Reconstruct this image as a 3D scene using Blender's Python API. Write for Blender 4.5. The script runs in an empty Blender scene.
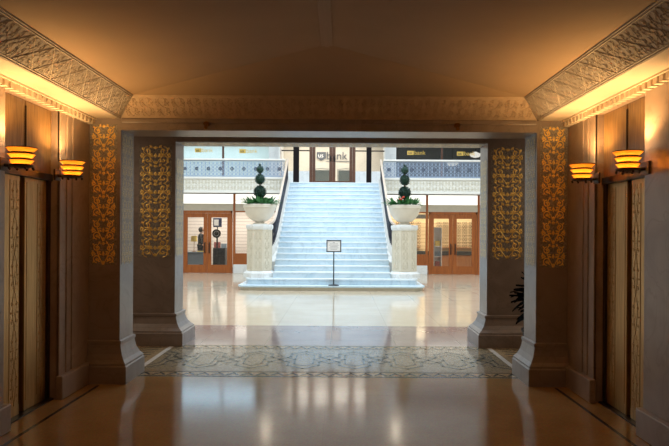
import bpy, bmesh, math, random
from mathutils import Vector, Matrix, noise
R = random.Random(7)
PI = math.pi
SC = bpy.context.scene
COL = SC.collection

# ------------------------------------------------------------------ materials
def new_mat(name):
    m = bpy.data.materials.new(name); m.use_nodes = True
    nt = m.node_tree
    return m, nt, nt.nodes['Principled BSDF']

def plain(name, col, rough=0.5, metal=0.0, spec=0.5, bump=0.0, bscale=40.0, var=0.0, vscale=6.0, emit=None, estr=0.0, coat=0.0):
    m, nt, b = new_mat(name)
    b.inputs['Base Color'].default_value = (*col, 1)
    b.inputs['Roughness'].default_value = rough
    b.inputs['Metallic'].default_value = metal
    b.inputs['Specular IOR Level'].default_value = spec
    b.inputs['Coat Weight'].default_value = coat
    if emit:
        b.inputs['Emission Color'].default_value = (*emit, 1)
        b.inputs['Emission Strength'].default_value = estr
    tc = nt.nodes.new('ShaderNodeTexCoord')
    if var > 0:
        n = nt.nodes.new('ShaderNodeTexNoise'); n.inputs['Scale'].default_value = vscale; n.inputs['Detail'].default_value = 6
        nt.links.new(tc.outputs['Object'], n.inputs['Vector'])
        cr = nt.nodes.new('ShaderNodeValToRGB')
        cr.color_ramp.elements[0].position = 0.3; cr.color_ramp.elements[1].position = 0.7
        cr.color_ramp.elements[0].color = (*[c * (1 - var) for c in col], 1)
        cr.color_ramp.elements[1].color = (*[min(1, c * (1 + var)) for c in col], 1)
        nt.links.new(n.outputs['Fac'], cr.inputs['Fac']); nt.links.new(cr.outputs['Color'], b.inputs['Base Color'])
    if bump > 0:
        n2 = nt.nodes.new('ShaderNodeTexNoise'); n2.inputs['Scale'].default_value = bscale; n2.inputs['Detail'].default_value = 4
        nt.links.new(tc.outputs['Object'], n2.inputs['Vector'])
        bp = nt.nodes.new('ShaderNodeBump'); bp.inputs['Strength'].default_value = bump; bp.inputs['Distance'].default_value = 0.02
        nt.links.new(n2.outputs['Fac'], bp.inputs['Height']); nt.links.new(bp.outputs['Normal'], b.inputs['Normal'])
    return m

def marble(name, c0, c1, vein, rough=0.3, scale=2.0, bump=0.0):
    m, nt, b = new_mat(name)
    tc = nt.nodes.new('ShaderNodeTexCoord')
    n = nt.nodes.new('ShaderNodeTexNoise'); n.inputs['Scale'].default_value = scale; n.inputs['Detail'].default_value = 8; n.inputs['Distortion'].default_value = 1.2
    nt.links.new(tc.outputs['Object'], n.inputs['Vector'])
    cr = nt.nodes.new('ShaderNodeValToRGB')
    e = cr.color_ramp.elements
    e[0].position = 0.32; e[0].color = (*c0, 1); e[1].position = 0.68; e[1].color = (*c1, 1)
    nt.links.new(n.outputs['Fac'], cr.inputs['Fac'])
    n2 = nt.nodes.new('ShaderNodeTexNoise'); n2.inputs['Scale'].default_value = scale * 0.7; n2.inputs['Detail'].default_value = 10; n2.inputs['Distortion'].default_value = 2.5
    nt.links.new(tc.outputs['Object'], n2.inputs['Vector'])
    cr2 = nt.nodes.new('ShaderNodeValToRGB'); f = cr2.color_ramp.elements
    f[0].position = 0.475; f[0].color = (0, 0, 0, 1); f[1].position = 0.5; f[1].color = (1, 1, 1, 1)
    f2 = cr2.color_ramp.elements.new(0.525); f2.color = (0, 0, 0, 1)
    nt.links.new(n2.outputs['Fac'], cr2.inputs['Fac'])
    mul = nt.nodes.new('ShaderNodeMath'); mul.operation = 'MULTIPLY'; mul.inputs[1].default_value = 0.45
    nt.links.new(cr2.outputs['Color'], mul.inputs[0])
    mx = nt.nodes.new('ShaderNodeMixRGB'); mx.inputs['Color2'].default_value = (*vein, 1)
    nt.links.new(mul.outputs[0], mx.inputs['Fac']); nt.links.new(cr.outputs['Color'], mx.inputs['Color1'])
    nt.links.new(mx.outputs['Color'], b.inputs['Base Color'])
    b.inputs['Roughness'].default_value = rough
    return m

def floor_mat(name, c0, c1, joint, size, rough, jointw=0.004, speck=0.25, wav=0.02):
    m, nt, b = new_mat(name)
    tc = nt.nodes.new('ShaderNodeTexCoord')
    n = nt.nodes.new('ShaderNodeTexNoise'); n.inputs['Scale'].default_value = 1.3; n.inputs['Detail'].default_value = 9; n.inputs['Roughness'].default_value = 0.65
    nt.links.new(tc.outputs['Object'], n.inputs['Vector'])
    br = nt.nodes.new('ShaderNodeTexBrick')
    br.inputs['Scale'].default_value = 1.0; br.inputs['Brick Width'].default_value = size; br.inputs['Row Height'].default_value = size
    br.inputs['Mortar Size'].default_value = jointw; br.offset = 0.0
    br.inputs['Color1'].default_value = (0.42, 0.42, 0.42, 1); br.inputs['Color2'].default_value = (0.58, 0.58, 0.58, 1)
    br.inputs['Mortar'].default_value = (0.5, 0.5, 0.5, 1)
    nt.links.new(tc.outputs['Object'], br.inputs['Vector'])
    ad = nt.nodes.new('ShaderNodeMixRGB'); ad.inputs['Fac'].default_value = 0.4
    nt.links.new(n.outputs['Fac'], ad.inputs['Color1']); nt.links.new(br.outputs['Color'], ad.inputs['Color2'])
    cr = nt.nodes.new('ShaderNodeValToRGB'); e = cr.color_ramp.elements
    e[0].position = 0.36; e[0].color = (*c0, 1); e[1].position = 0.64; e[1].color = (*c1, 1)
    nt.links.new(ad.outputs['Color'], cr.inputs['Fac'])
    v = nt.nodes.new('ShaderNodeTexVoronoi'); v.inputs['Scale'].default_value = 90
    nt.links.new(tc.outputs['Object'], v.inputs['Vector'])
    ms = nt.nodes.new('ShaderNodeMixRGB'); ms.blend_type = 'MULTIPLY'; ms.inputs['Fac'].default_value = speck
    nt.links.new(cr.outputs['Color'], ms.inputs['Color1']); nt.links.new(v.outputs['Color'], ms.inputs['Color2'])
    mj = nt.nodes.new('ShaderNodeMixRGB'); mj.inputs['Color2'].default_value = (*joint, 1)
    nt.links.new(br.outputs['Fac'], mj.inputs['Fac']); nt.links.new(ms.outputs['Color'], mj.inputs['Color1'])
    nt.links.new(mj.outputs['Color'], b.inputs['Base Color'])
    b.inputs['Roughness'].default_value = rough
    n3 = nt.nodes.new('ShaderNodeTexNoise'); n3.inputs['Scale'].default_value = 2.2; n3.inputs['Detail'].default_value = 2
    nt.links.new(tc.outputs['Object'], n3.inputs['Vector'])
    bp = nt.nodes.new('ShaderNodeBump'); bp.inputs['Strength'].default_value = wav; bp.inputs['Distance'].default_value = 0.05
    nt.links.new(n3.outputs['Fac'], bp.inputs['Height']); nt.links.new(bp.outputs['Normal'], b.inputs['Normal'])
    return m

def tesserae(name, cols, rough=0.35, scale=110.0, metal=0.0):
    m, nt, b = new_mat(name)
    tc = nt.nodes.new('ShaderNodeTexCoord')
    v = nt.nodes.new('ShaderNodeTexVoronoi'); v.inputs['Scale'].default_value = scale
    nt.links.new(tc.outputs['Object'], v.inputs['Vector'])
    sp = nt.nodes.new('ShaderNodeSeparateColor'); nt.links.new(v.outputs['Color'], sp.inputs['Color'])
    cr = nt.nodes.new('ShaderNodeValToRGB'); cr.color_ramp.interpolation = 'CONSTANT'
    el = cr.color_ramp.elements
    el[0].position = 0; el[0].color = (*cols[0], 1); el[1].position = 1 / len(cols); el[1].color = (*cols[1], 1)
    for i in range(2, len(cols)):
        k = el.new(i / len(cols)); k.color = (*cols[i], 1)
    nt.links.new(sp.outputs['Red'], cr.inputs['Fac'])
    nt.links.new(cr.outputs['Color'], b.inputs['Base Color'])
    b.inputs['Roughness'].default_value = rough; b.inputs['Metallic'].default_value = metal
    nv = nt.nodes.new('ShaderNodeBump'); nv.inputs['Strength'].default_value = 0.35; nv.inputs['Distance'].default_value = 0.004
    nt.links.new(sp.outputs['Green'], nv.inputs['Height']); nt.links.new(nv.outputs['Normal'], b.inputs['Normal'])
    return m

def wood(name, c0, c1, rough=0.35, scale=3.0, axis='Z'):
    m, nt, b = new_mat(name)
    tc = nt.nodes.new('ShaderNodeTexCoord')
    mp = nt.nodes.new('ShaderNodeMapping')
    s = [14, 14, 14]; s['XYZ'.index(axis)] = 1.2
    mp.inputs['Scale'].default_value = s
    nt.links.new(tc.outputs['Object'], mp.inputs['Vector'])
    n = nt.nodes.new('ShaderNodeTexNoise'); n.inputs['Scale'].default_value = scale; n.inputs['Detail'].default_value = 6; n.inputs['Distortion'].default_value = 0.6
    nt.links.new(mp.outputs['Vector'], n.inputs['Vector'])
    cr = nt.nodes.new('ShaderNodeValToRGB'); e = cr.color_ramp.elements
    e[0].position = 0.35; e[0].color = (*c0, 1); e[1].position = 0.65; e[1].color = (*c1, 1)
    nt.links.new(n.outputs['Fac'], cr.inputs['Fac']); nt.links.new(cr.outputs['Color'], b.inputs['Base Color'])
    b.inputs['Roughness'].default_value = rough
    return m

def glass(name, tint=(1, 1, 1), gl=1.0):
    m = bpy.data.materials.new(name); m.use_nodes = True
    nt = m.node_tree; nt.nodes.clear()
    o = nt.nodes.new('ShaderNodeOutputMaterial'); mx = nt.nodes.new('ShaderNodeMixShader')
    t = nt.nodes.new('ShaderNodeBsdfTransparent'); t.inputs['Color'].default_value = (*tint, 1)
    g = nt.nodes.new('ShaderNodeBsdfGlossy'); g.inputs['Roughness'].default_value = 0.02
    fr = nt.nodes.new('ShaderNodeFresnel'); fr.inputs['IOR'].default_value = 1.45
    ml = nt.nodes.new('ShaderNodeMath'); ml.operation = 'MULTIPLY'; ml.inputs[1].default_value = gl
    nt.links.new(fr.outputs[0], ml.inputs[0]); nt.links.new(ml.outputs[0], mx.inputs[0])
    nt.links.new(t.outputs[0], mx.inputs[1]); nt.links.new(g.outputs[0], mx.inputs[2]); nt.links.new(mx.outputs[0], o.inputs[0])
    return m

def slat_mat(name, c, dark, pitch):
    m, nt, b = new_mat(name)
    tc = nt.nodes.new('ShaderNodeTexCoord')
    sp = nt.nodes.new('ShaderNodeSeparateXYZ'); nt.links.new(tc.outputs['Object'], sp.inputs[0])
    dv = nt.nodes.new('ShaderNodeMath'); dv.operation = 'DIVIDE'; dv.inputs[1].default_value = pitch
    nt.links.new(sp.outputs['Z'], dv.inputs[0])
    fr = nt.nodes.new('ShaderNodeMath'); fr.operation = 'FRACT'; nt.links.new(dv.outputs[0], fr.inputs[0])
    gt = nt.nodes.new('ShaderNodeMath'); gt.operation = 'LESS_THAN'; gt.inputs[1].default_value = 0.14; nt.links.new(fr.outputs[0], gt.inputs[0])
    mx = nt.nodes.new('ShaderNodeMixRGB'); mx.inputs['Color1'].default_value = (*c, 1); mx.inputs['Color2'].default_value = (*dark, 1)
    nt.links.new(gt.outputs[0], mx.inputs['Fac']); nt.links.new(mx.outputs['Color'], b.inputs['Base Color'])
    b.inputs['Roughness'].default_value = 0.5
    return m

def amber_mat():
    m, nt, b = new_mat('amber glass')
    b.inputs['Base Color'].default_value = (0.90, 0.42, 0.06, 1); b.inputs['Roughness'].default_value = 0.25
    tr = nt.nodes.new('ShaderNodeBsdfTranslucent'); tr.inputs['Color'].default_value = (1.0, 0.62, 0.17, 1)
    mx = nt.nodes.new('ShaderNodeMixShader'); mx.inputs[0].default_value = 0.75
    out = nt.nodes['Material Output']
    nt.links.new(b.outputs[0], mx.inputs[1]); nt.links.new(tr.outputs[0], mx.inputs[2]); nt.links.new(mx.outputs[0], out.inputs[0])
    return m

M = {}
M['marble'] = marble('hall marble', (0.29, 0.21, 0.16), (0.38, 0.29, 0.23), (0.23, 0.165, 0.12), 0.3, 2.2)
M['pier'] = marble('pier marble', (0.225, 0.178, 0.150), (0.30, 0.24, 0.205), (0.18, 0.14, 0.115), 0.32, 2.6)
M['plaster'] = plain('cornice plaster', (0.60, 0.50, 0.38), 0.6, bump=0.08, bscale=30, var=0.06)
M['ceil'] = plain('ceiling paint', (0.40, 0.275, 0.165), 0.8, bump=0.05, bscale=20, var=0.05, vscale=1.5)
M['rib'] = plain('ceiling rib paint', (0.42, 0.295, 0.18), 0.7, bump=0.05)
M['frieze_warm'] = plain('warm frieze stone', (0.50, 0.37, 0.25), 0.65, bump=0.1, bscale=60, var=0.1, vscale=12)
M['frieze'] = plain('carved frieze stone', (0.50, 0.43, 0.35), 0.65, bump=0.1, bscale=60, var=0.1, vscale=12)
M['floorhall'] = floor_mat('hall terrazzo', (0.36, 0.20, 0.07), (0.46, 0.27, 0.11), (0.32, 0.18, 0.07), 3.0, 0.12, 0.002, 0.2)
M['flooratr'] = floor_mat('atrium marble floor', (0.62, 0.50, 0.36), (0.72, 0.61, 0.46), (0.50, 0.41, 0.30), 0.9, 0.09, 0.005, 0.12)
M['floorband'] = floor_mat('pink grey marble floor', (0.30, 0.22, 0.20), (0.40, 0.30, 0.26), (0.26, 0.19, 0.17), 0.9, 0.10, 0.005, 0.12)
M['inlay_dark'] = plain('dark inlay', (0.05, 0.03, 0.02), 0.2, var=0.2)
M['mos_cream'] = tesserae('cream mosaic', [(0.27, 0.21, 0.13), (0.22, 0.17, 0.10), (0.30, 0.24, 0.15), (0.25, 0.19, 0.11)], 0.09, 70)
M['mos_green'] = tesserae('green mosaic', [(0.10, 0.11, 0.08), (0.14, 0.15, 0.10), (0.08, 0.08, 0.07)], 0.09, 70)
M['mos_tan'] = tesserae('tan mosaic', [(0.36, 0.25, 0.14), (0.30, 0.20, 0.11), (0.42, 0.30, 0.16)], 0.09, 70)
M['mos_white'] = tesserae('white mosaic', [(0.75, 0.70, 0.62), (0.66, 0.62, 0.55)], 0.09, 70)
M['tess'] = tesserae('grey tesserae', [(0.22, 0.19, 0.16), (0.30, 0.26, 0.21), (0.26, 0.22, 0.17), (0.19, 0.16, 0.13), (0.34, 0.30, 0.25)], 0.38, 95)
M['gold_daylit'] = plain('daylit gold mosaic', (0.62, 0.52, 0.32), 0.4, metal=0.6, bump=0.25, bscale=160)  # paler copy of the gold, atrium daylight painted into its colour
M['tess_daylit'] = tesserae('daylit tesserae', [(0.34, 0.31, 0.28), (0.26, 0.24, 0.21), (0.40, 0.37, 0.33), (0.30, 0.27, 0.24)], 0.4, 95)  # grey tesserae lightened as if lit from the atrium
M['gold'] = plain('gold leaf mosaic', (0.90, 0.60, 0.17), 0.38, metal=0.8, bump=0.25, bscale=160)
M['bronze'] = wood('brushed bronze', (0.40, 0.225, 0.07), (0.54, 0.325, 0.115), 0.34, 2.5)
M['bronze'].node_tree.nodes['Principled BSDF'].inputs['Metallic'].default_value = 0.65
M['bronze_relief'] = plain('bronze relief', (0.42, 0.25, 0.085), 0.36, metal=0.65)
M['bronze_dark'] = plain('dark bronze', (0.05, 0.03, 0.018), 0.4, metal=0.6, var=0.2)
M['black'] = plain('black metal', (0.012, 0.011, 0.012), 0.4, metal=0.3)
M['transom'] = wood('transom panel wood', (0.16, 0.09, 0.035), (0.27, 0.16, 0.065), 0.3, 3.5)
M['amber'] = amber_mat()
M['bulb'] = plain('lamp bulb', (1, 0.9, 0.7), 0.4, emit=(1.0, 0.74, 0.38), estr=115.0)
M['brass'] = plain('brass', (0.34, 0.16, 0.04), 0.3, metal=0.9)
M['stair'] = marble('light-tinted stair marble', (0.52, 0.67, 0.77), (0.66, 0.77, 0.84), (0.40, 0.50, 0.58), 0.4, 1.6)  # cyan cast of the light tinted into the stone, darker on risers
M['tread'] = marble('top-lit tread marble', (0.72, 0.79, 0.83), (0.80, 0.85, 0.88), (0.56, 0.62, 0.67), 0.4, 1.6)  # lighter copy of the stair marble, imitates light from above on treads
M['white_marble'] = marble('white wall marble', (0.74, 0.75, 0.74), (0.83, 0.83, 0.81), (0.56, 0.56, 0.56), 0.4, 1.5)
M['cream_stone'] = plain('cream carved stone', (0.72, 0.66, 0.54), 0.55, bump=0.15, bscale=40, var=0.06)
M['cream_relief'] = plain('cream relief', (0.66, 0.60, 0.48), 0.55, bump=0.1)
M['bowl'] = plain('planter stone', (0.74, 0.68, 0.58), 0.5, bump=0.1, bscale=50, var=0.05)
M['fascia'] = plain('white terracotta', (0.80, 0.78, 0.72), 0.45, bump=0.1, bscale=40)
M['fascia_rel'] = plain('terracotta ornament', (0.70, 0.66, 0.55), 0.45)
M['iron_pale'] = plain('pale painted iron', (0.32, 0.39, 0.50), 0.4, metal=0.1)
M['iron_mid'] = plain('blue grey iron', (0.10, 0.12, 0.17), 0.4, metal=0.2)
M['iron_dark'] = plain('dark iron', (0.035, 0.035, 0.05), 0.45, metal=0.4)
M['rail_white'] = plain('pale stone rail', (0.80, 0.76, 0.70), 0.35)
M['rail_wood'] = plain('rail top', (0.62, 0.50, 0.40), 0.3)
M['doorwood'] = wood('red brown door wood', (0.27, 0.066, 0.008), (0.38, 0.105, 0.014), 0.5, 2.0)
M['doorwood_dark'] = wood('dark brown wood', (0.085, 0.03, 0.013), (0.14, 0.05, 0.022), 0.35, 2.0)
M['post_black'] = plain('black post', (0.012, 0.008, 0.008), 0.6, spec=0.12)
M['glass'] = glass('clear glass', (0.95, 0.97, 0.96))
M['glass_dark'] = glass('grey glass', (0.62, 0.66, 0.70), 1.3)
M['frost'] = plain('self-glowing frosted glass', (0.9, 0.9, 0.86), 0.5, emit=(1.0, 0.97, 0.88), estr=1.0)  # emission stands in for shop light behind the pane
M['stone_head'] = plain('header stone', (0.56, 0.50, 0.40), 0.5, var=0.05)
M['wall_cream'] = plain('cream wall', (0.74, 0.68, 0.58), 0.6, var=0.03)
M['wall_white'] = plain('white wall', (0.80, 0.79, 0.76), 0.6, var=0.03)
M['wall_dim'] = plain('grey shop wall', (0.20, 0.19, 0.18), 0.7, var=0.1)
M['slat'] = slat_mat('white slat wall', (0.80, 0.72, 0.66), (0.50, 0.43, 0.40), 0.14)
M['slatwarm'] = slat_mat('warm rack wall', (0.86, 0.68, 0.46), (0.62, 0.44, 0.26), 0.16)
M['shopfloor'] = plain('shop carpet', (0.25, 0.22, 0.20), 0.8)
M['dark_counter'] = plain('dark counter', (0.03, 0.03, 0.035), 0.4)
M['counter_wood'] = wood('counter wood', (0.33, 0.13, 0.05), (0.42, 0.18, 0.07), 0.4)
M['leaf'] = plain('topiary leaf', (0.012, 0.050, 0.032), 0.5, var=0.3, vscale=20)
M['leaf2'] = plain('bright leaf', (0.05, 0.20, 0.06), 0.5, var=0.35, vscale=14)
M['leafdark'] = plain('very dark leaf', (0.006, 0.007, 0.006), 0.9, spec=0.05, var=0.2)
M['stem'] = plain('stem bark', (0.10, 0.06, 0.03), 0.7)
M['soil'] = plain('soil', (0.03, 0.02, 0.015), 0.9)
M['red'] = plain('red flower', (0.55, 0.05, 0.02), 0.5)
M['paper'] = plain('white paper', (0.93, 0.93, 0.94), 0.6)
M['ink'] = plain('grey print', (0.35, 0.35, 0.38), 0.6)
M['signgrey'] = plain('grey sign metal', (0.10, 0.11, 0.13), 0.4)
M['gold_letter'] = plain('gold lettering', (0.80, 0.52, 0.10), 0.4)
M['yellow'] = plain('yellow fabric', (0.80, 0.60, 0.16), 0.6)
M['navy'] = plain('navy plastic', (0.02, 0.03, 0.10), 0.4)
M['bluegrey'] = plain('blue grey laminate', (0.22, 0.28, 0.34), 0.5)
M['skin'] = plain('skin', (0.45, 0.27, 0.19), 0.5)
M['hair'] = plain('dark hair', (0.012, 0.009, 0.008), 0.5)
M['coat'] = plain('black clothing', (0.016, 0.014, 0.016), 0.8)
M['trouser'] = plain('dark trousers', (0.03, 0.03, 0.04), 0.8)
M['boxred'] = plain('dark red card', (0.30, 0.07, 0.06), 0.6)
M['upholst'] = plain('grey green upholstery', (0.24, 0.25, 0.22), 0.8)
M['chairframe'] = plain('pale wood arm', (0.70, 0.64, 0.55), 0.4)
M['lampwhite'] = plain('lit lamp glass', (0.95, 0.9, 0.8), 0.4, emit=(1.0, 0.86, 0.66), estr=9.0)
M['pendant'] = plain('lit pendant glass', (0.95, 0.9, 0.8), 0.4, emit=(1.0, 0.84, 0.66), estr=2.0)
M['frame_brown'] = plain('spectacle frame', (0.12, 0.05, 0.02), 0.4)

# ------------------------------------------------------------------ geometry helpers
def box(bm, x0, x1, y0, y1, z0, z1, bev=0.0):
    x0, x1 = min(x0, x1), max(x0, x1); y0, y1 = min(y0, y1), max(y0, y1)
    vs = [bm.verts.new(p) for p in ((x0, y0, z0), (x1, y0, z0), (x1, y1, z0), (x0, y1, z0), (x0, y0, z1), (x1, y0, z1), (x1, y1, z1), (x0, y1, z1))]
    fs = [bm.faces.new([vs[i] for i in f]) for f in ((0, 3, 2, 1), (4, 5, 6, 7), (0, 1, 5, 4), (1, 2, 6, 5), (2, 3, 7, 6), (3, 0, 4, 7))]
    if bev > 0:
        es = list({e for f in fs for e in f.edges})
        bmesh.ops.bevel(bm, geom=es, offset=bev, segments=2, affect='EDGES', profile=0.5)

def tube(bm, pts, r, seg=8, caps=True):
    pts = [Vector(p) for p in pts]
    rad = r if isinstance(r, (list, tuple)) else [r] * len(pts)
    rings = []
    up = None
    for i, p in enumerate(pts):
        d = (pts[min(i + 1, len(pts) - 1)] - pts[max(i - 1, 0)]).normalized()
        if up is None:
            up = Vector((0, 0, 1)) if abs(d.z) < 0.9 else Vector((1, 0, 0))
        u = d.cross(up)
        if u.length < 1e-5: u = d.orthogonal()
        u.normalize(); v = u.cross(d).normalized(); up = v
        rings.append([bm.verts.new(p + (u * math.cos(2 * PI * k / seg) + v * math.sin(2 * PI * k / seg)) * rad[i]) for k in range(seg)])
    for a, b in zip(rings, rings[1:]):
        for k in range(seg):
            bm.faces.new((a[k], a[(k + 1) % seg], b[(k + 1) % seg], b[k]))
    if caps:
        bm.faces.new(list(reversed(rings[0]))); bm.faces.new(rings[-1])

def lathe(bm, prof, cx=0, cy=0, seg=24, phase=0.0, caps=True):
    rings = []
    for r, z in prof:
        rings.append([bm.verts.new((cx + r * math.cos(phase + 2 * PI * k / seg), cy + r * math.sin(phase + 2 * PI * k / seg), z)) for k in range(seg)])
    for a, b in zip(rings, rings[1:]):
        for k in range(seg):
            bm.faces.new((a[k], a[(k + 1) % seg], b[(k + 1) % seg], b[k]))
    if caps:
        if prof[0][0] > 1e-4: bm.faces.new(list(reversed(rings[0])))
        if prof[-1][0] > 1e-4: bm.faces.new(rings[-1])

def prism(bm, poly, axis, a0, a1):
    def P(p, a):
        if axis == 'x': return (a, p[0], p[1])
        if axis == 'y': return (p[0], a, p[1])
        return (p[0], p[1], a)
    A = [bm.verts.new(P(p, a0)) for p in poly]; B = [bm.verts.new(P(p, a1)) for p in poly]
    n = len(poly)
    for i in range(n):
        bm.faces.new((A[i], A[(i + 1) % n], B[(i + 1) % n], B[i]))
    bm.faces.new(list(reversed(A))); bm.faces.new(B)

def sphere(bm, c, r, u=14, v=9, sz=1.0):
    prof = [(max(1e-5, r * math.sin(PI * i / v)), c[2] - sz * r * math.cos(PI * i / v)) for i in range(v + 1)]
    lathe(bm, prof, c[0], c[1], u, caps=False)

def torus(bm, c, R_, r, axis='y', n=16, m=6):
    rings = []
    for i in range(n):
        a = 2 * PI * i / n; ring = []
        for j in range(m):
            b = 2 * PI * j / m
            p, q, w = (R_ + r * math.cos(b)) * math.cos(a), (R_ + r * math.cos(b)) * math.sin(a), r * math.sin(b)
            o = {'y': (p, w, q), 'z': (p, q, w), 'x': (w, p, q)}[axis]
            ring.append(bm.verts.new((c[0] + o[0], c[1] + o[1], c[2] + o[2])))
        rings.append(ring)
    for i in range(n):
        a, b = rings[i], rings[(i + 1) % n]
        for j in range(m):
            bm.faces.new((a[j], a[(j + 1) % m], b[(j + 1) % m], b[j]))

class Frame:
    """maps flat ornament (u, v, height) onto a plane standing in the scene"""
    def __init__(s, o, U, V):
        s.o, s.U, s.V = Vector(o), Vector(U).normalized(), Vector(V).normalized(); s.N = s.U.cross(s.V).normalized()
    def p(s, u, v, h=0): return s.o + s.U * u + s.V * v + s.N * h

def ribbon(bm, fr, pts, w, h):
    n = len(pts); ws = w if isinstance(w, (list, tuple)) else [w] * n
    L = []
    for i, (u, v) in enumerate(pts):
        a, b = pts[max(i - 1, 0)], pts[min(i + 1, n - 1)]
        d = Vector((b[0] - a[0], b[1] - a[1]));
        if d.length < 1e-9: d = Vector((1, 0))
        d.normalize(); nx, ny = -d.y * ws[i] / 2, d.x * ws[i] / 2
        L.append((bm.verts.new(fr.p(u + nx, v + ny, 0)), bm.verts.new(fr.p(u, v, h)), bm.verts.new(fr.p(u - nx, v - ny, 0))))
    for a, b in zip(L, L[1:]):
        bm.faces.new((a[0], a[1], b[1], b[0])); bm.faces.new((a[1], a[2], b[2], b[1]))

def leafshape(bm, fr, u, v, ang, ln, wd, h):
    prof = [(0, 0), (0.2, 0.6), (0.45, 1.0), (0.75, 0.55), (1, 0)]
    c, s = math.cos(ang), math.sin(ang)
    def q(a, b): return (u + a * ln * c - b * wd / 2 * s, v + a * ln * s + b * wd / 2 * c)
    top = bm.verts.new(fr.p(*q(0.45, 0), h))
    ring = [q(a, b) for a, b in prof] + [q(a, -b) for a, b in reversed(prof[1:-1])]
    vs = [bm.verts.new(fr.p(a, b, 0)) for a, b in ring]
    for i in range(len(vs)): bm.faces.new((vs[i], top, vs[(i + 1) % len(vs)]))

def spiral(cx, cy, r, a0, turns, sgn, n=16, k=0.25):
    out = []
    for i in range(n + 1):
        t = i / n; rr = r * (1 - (1 - k) * t); a = a0 + sgn * 2 * PI * turns * t
        out.append((cx + rr * math.cos(a), cy + rr * math.sin(a)))
    return out

def damask(bm, fr, u0, v0, w, h, wd, hh):
    """one mirrored scrollwork repeat in the cell (u0..u0+w, v0..v0+h)"""
    for s in (-1, 1):
        c = u0 + w / 2
        A = lambda x: c + s * x * w
        for (x, y, r, a0, tn, sg) in ((0.25, 0.26, 0.17, -0.5 * PI, 1.25, 1), (0.25, 0.72, 0.15, 0.5 * PI, 1.2, -1), (0.40, 0.49, 0.09, PI, 1.1, 1)):
            sp = spiral(0, 0, r * w, a0, tn, sg, 14)
            pts = [(A(x) + s * p[0], v0 + y * h + p[1]) for p in sp]
            ribbon(bm, fr, pts, [wd * (0.55 + 0.6 * i / 14) for i in range(15)], hh)
            sphere_u, sphere_v = A(x), v0 + y * h
            leafshape(bm, fr, sphere_u - wd * .6, sphere_v, 0, wd * 1.3, wd * 1.3, hh)
        stem = [(A(0.02 + 0.23 * math.sin(t * PI * 0.9) * (0.4 + t)), v0 + h * t) for t in [i / 12 for i in range(13)]]
        ribbon(bm, fr, stem, wd * 0.6, hh)
        for (x, y, ang, ln, lw) in ((0.06, 0.42, 0.35, .17, .09), (0.08, 0.56, -0.2, .16, .08), (0.42, 0.08, 2.2, .14, .08), (0.43, 0.92, -2.2, .14, .08), (0.10, 0.88, 0.8, .14, .08), (0.47, 0.36, 2.6, .12, .06), (0.12, 0.12, 0.5, .12, .07), (0.46, 0.62, -2.4, .10, .06)):
            leafshape(bm, fr, A(x), v0 + y * h, ang if s > 0 else PI - ang, ln * w, lw * w, hh)
    c = u0 + w / 2
    leafshape(bm, fr, c, v0 + 0.36 * h, PI / 2, 0.24 * h, 0.12 * w, hh)
    leafshape(bm, fr, c, v0 + 0.02 * h, PI / 2, 0.16 * h, 0.16 * w, hh)
    leafshape(bm, fr, c, v0 + 0.98 * h, -PI / 2, 0.16 * h, 0.16 * w, hh)

def mesh_obj(name, bm, mat, parent=None, smooth=False):
    bmesh.ops.recalc_face_normals(bm, faces=bm.faces)
    me = bpy.data.meshes.new(name); bm.to_mesh(me); bm.free()
    for m in (mat if isinstance(mat, (list, tuple)) else [mat]): me.materials.append(m)
    if smooth:
        me.polygons.foreach_set('use_smooth', [True] * len(me.polygons))
        me.set_sharp_from_angle(angle=math.radians(40))
    o = bpy.data.objects.new(name, me); COL.objects.link(o)
    if parent:
        o.parent = parent
    return o

def B(name, mat, parent, *boxes, bev=0.0):
    bm = bmesh.new()
    for b in boxes: box(bm, *b, bev=bev)
    return mesh_obj(name, bm, mat, parent)

def tag(o, label, cat, group=None, kind=None):
    o['label'] = label; o['category'] = cat
    if group: o['group'] = group
    if kind: o['kind'] = kind
    return o

def struct(o, label=None, cat=None):
    o['kind'] = 'structure'
    if label: o['label'] = label
    if cat: o['category'] = cat
    return o

def empty(name, loc=(0, 0, 0), rz=0.0):
    o = bpy.data.objects.new(name, None); o.empty_display_size = 0.1
    o.location = loc; o.rotation_euler = (0, 0, rz); COL.objects.link(o); return o

def copy_tree(o, parent=None):
    c = o.copy(); COL.objects.link(c)
    if parent: c.parent = parent
    for ch in list(o.children): copy_tree(ch, c)
    return c

def text(name, body, size, mat, loc, parent=None, align='LEFT', ext=0.004):
    cu = bpy.data.curves.new(name, 'FONT'); cu.body = body; cu.size = size; cu.extrude = ext; cu.align_x = align; cu.align_y = 'CENTER'
    cu.materials.append(mat)
    o = bpy.data.objects.new(name, cu); COL.objects.link(o)
    me = bpy.data.meshes.new_from_object(o.evaluated_get(bpy.context.evaluated_depsgraph_get()))
    bpy.data.objects.remove(o); me.name = name
    if not me.materials: me.materials.append(mat)
    o = bpy.data.objects.new(name, me); COL.objects.link(o)
    o.location = loc; o.rotation_euler = (PI / 2, 0, 0)
    if parent: o.parent = parent
    return o

# ------------------------------------------------------------------ elevator hall
WX = 2.45; YB = -2.5; Y1 = 6.45       # wall plane, hall start, front piers
OP0, OP1 = 4.83, 5.78                 # elevator opening
ZS = 2.70                             # soffit height

struct(B('floor', M['floorhall'], None, (-6.4, 6.4, YB - .3, 6.70, -0.2, 0.0)))
struct(B('floor', M['flooratr'], None, (-9.8, 9.8, 10.4, 23.3, -0.2, 0.0)))
struct(B('floor', M['floorband'], None, (-9.8, 9.8, 8.60, 10.4, -0.2, 0.0)))
struct(B('floor', M['mos_tan'], None, (-6.4, 6.4, 6.70, 8.60, -0.2, 0.0)))

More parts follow.
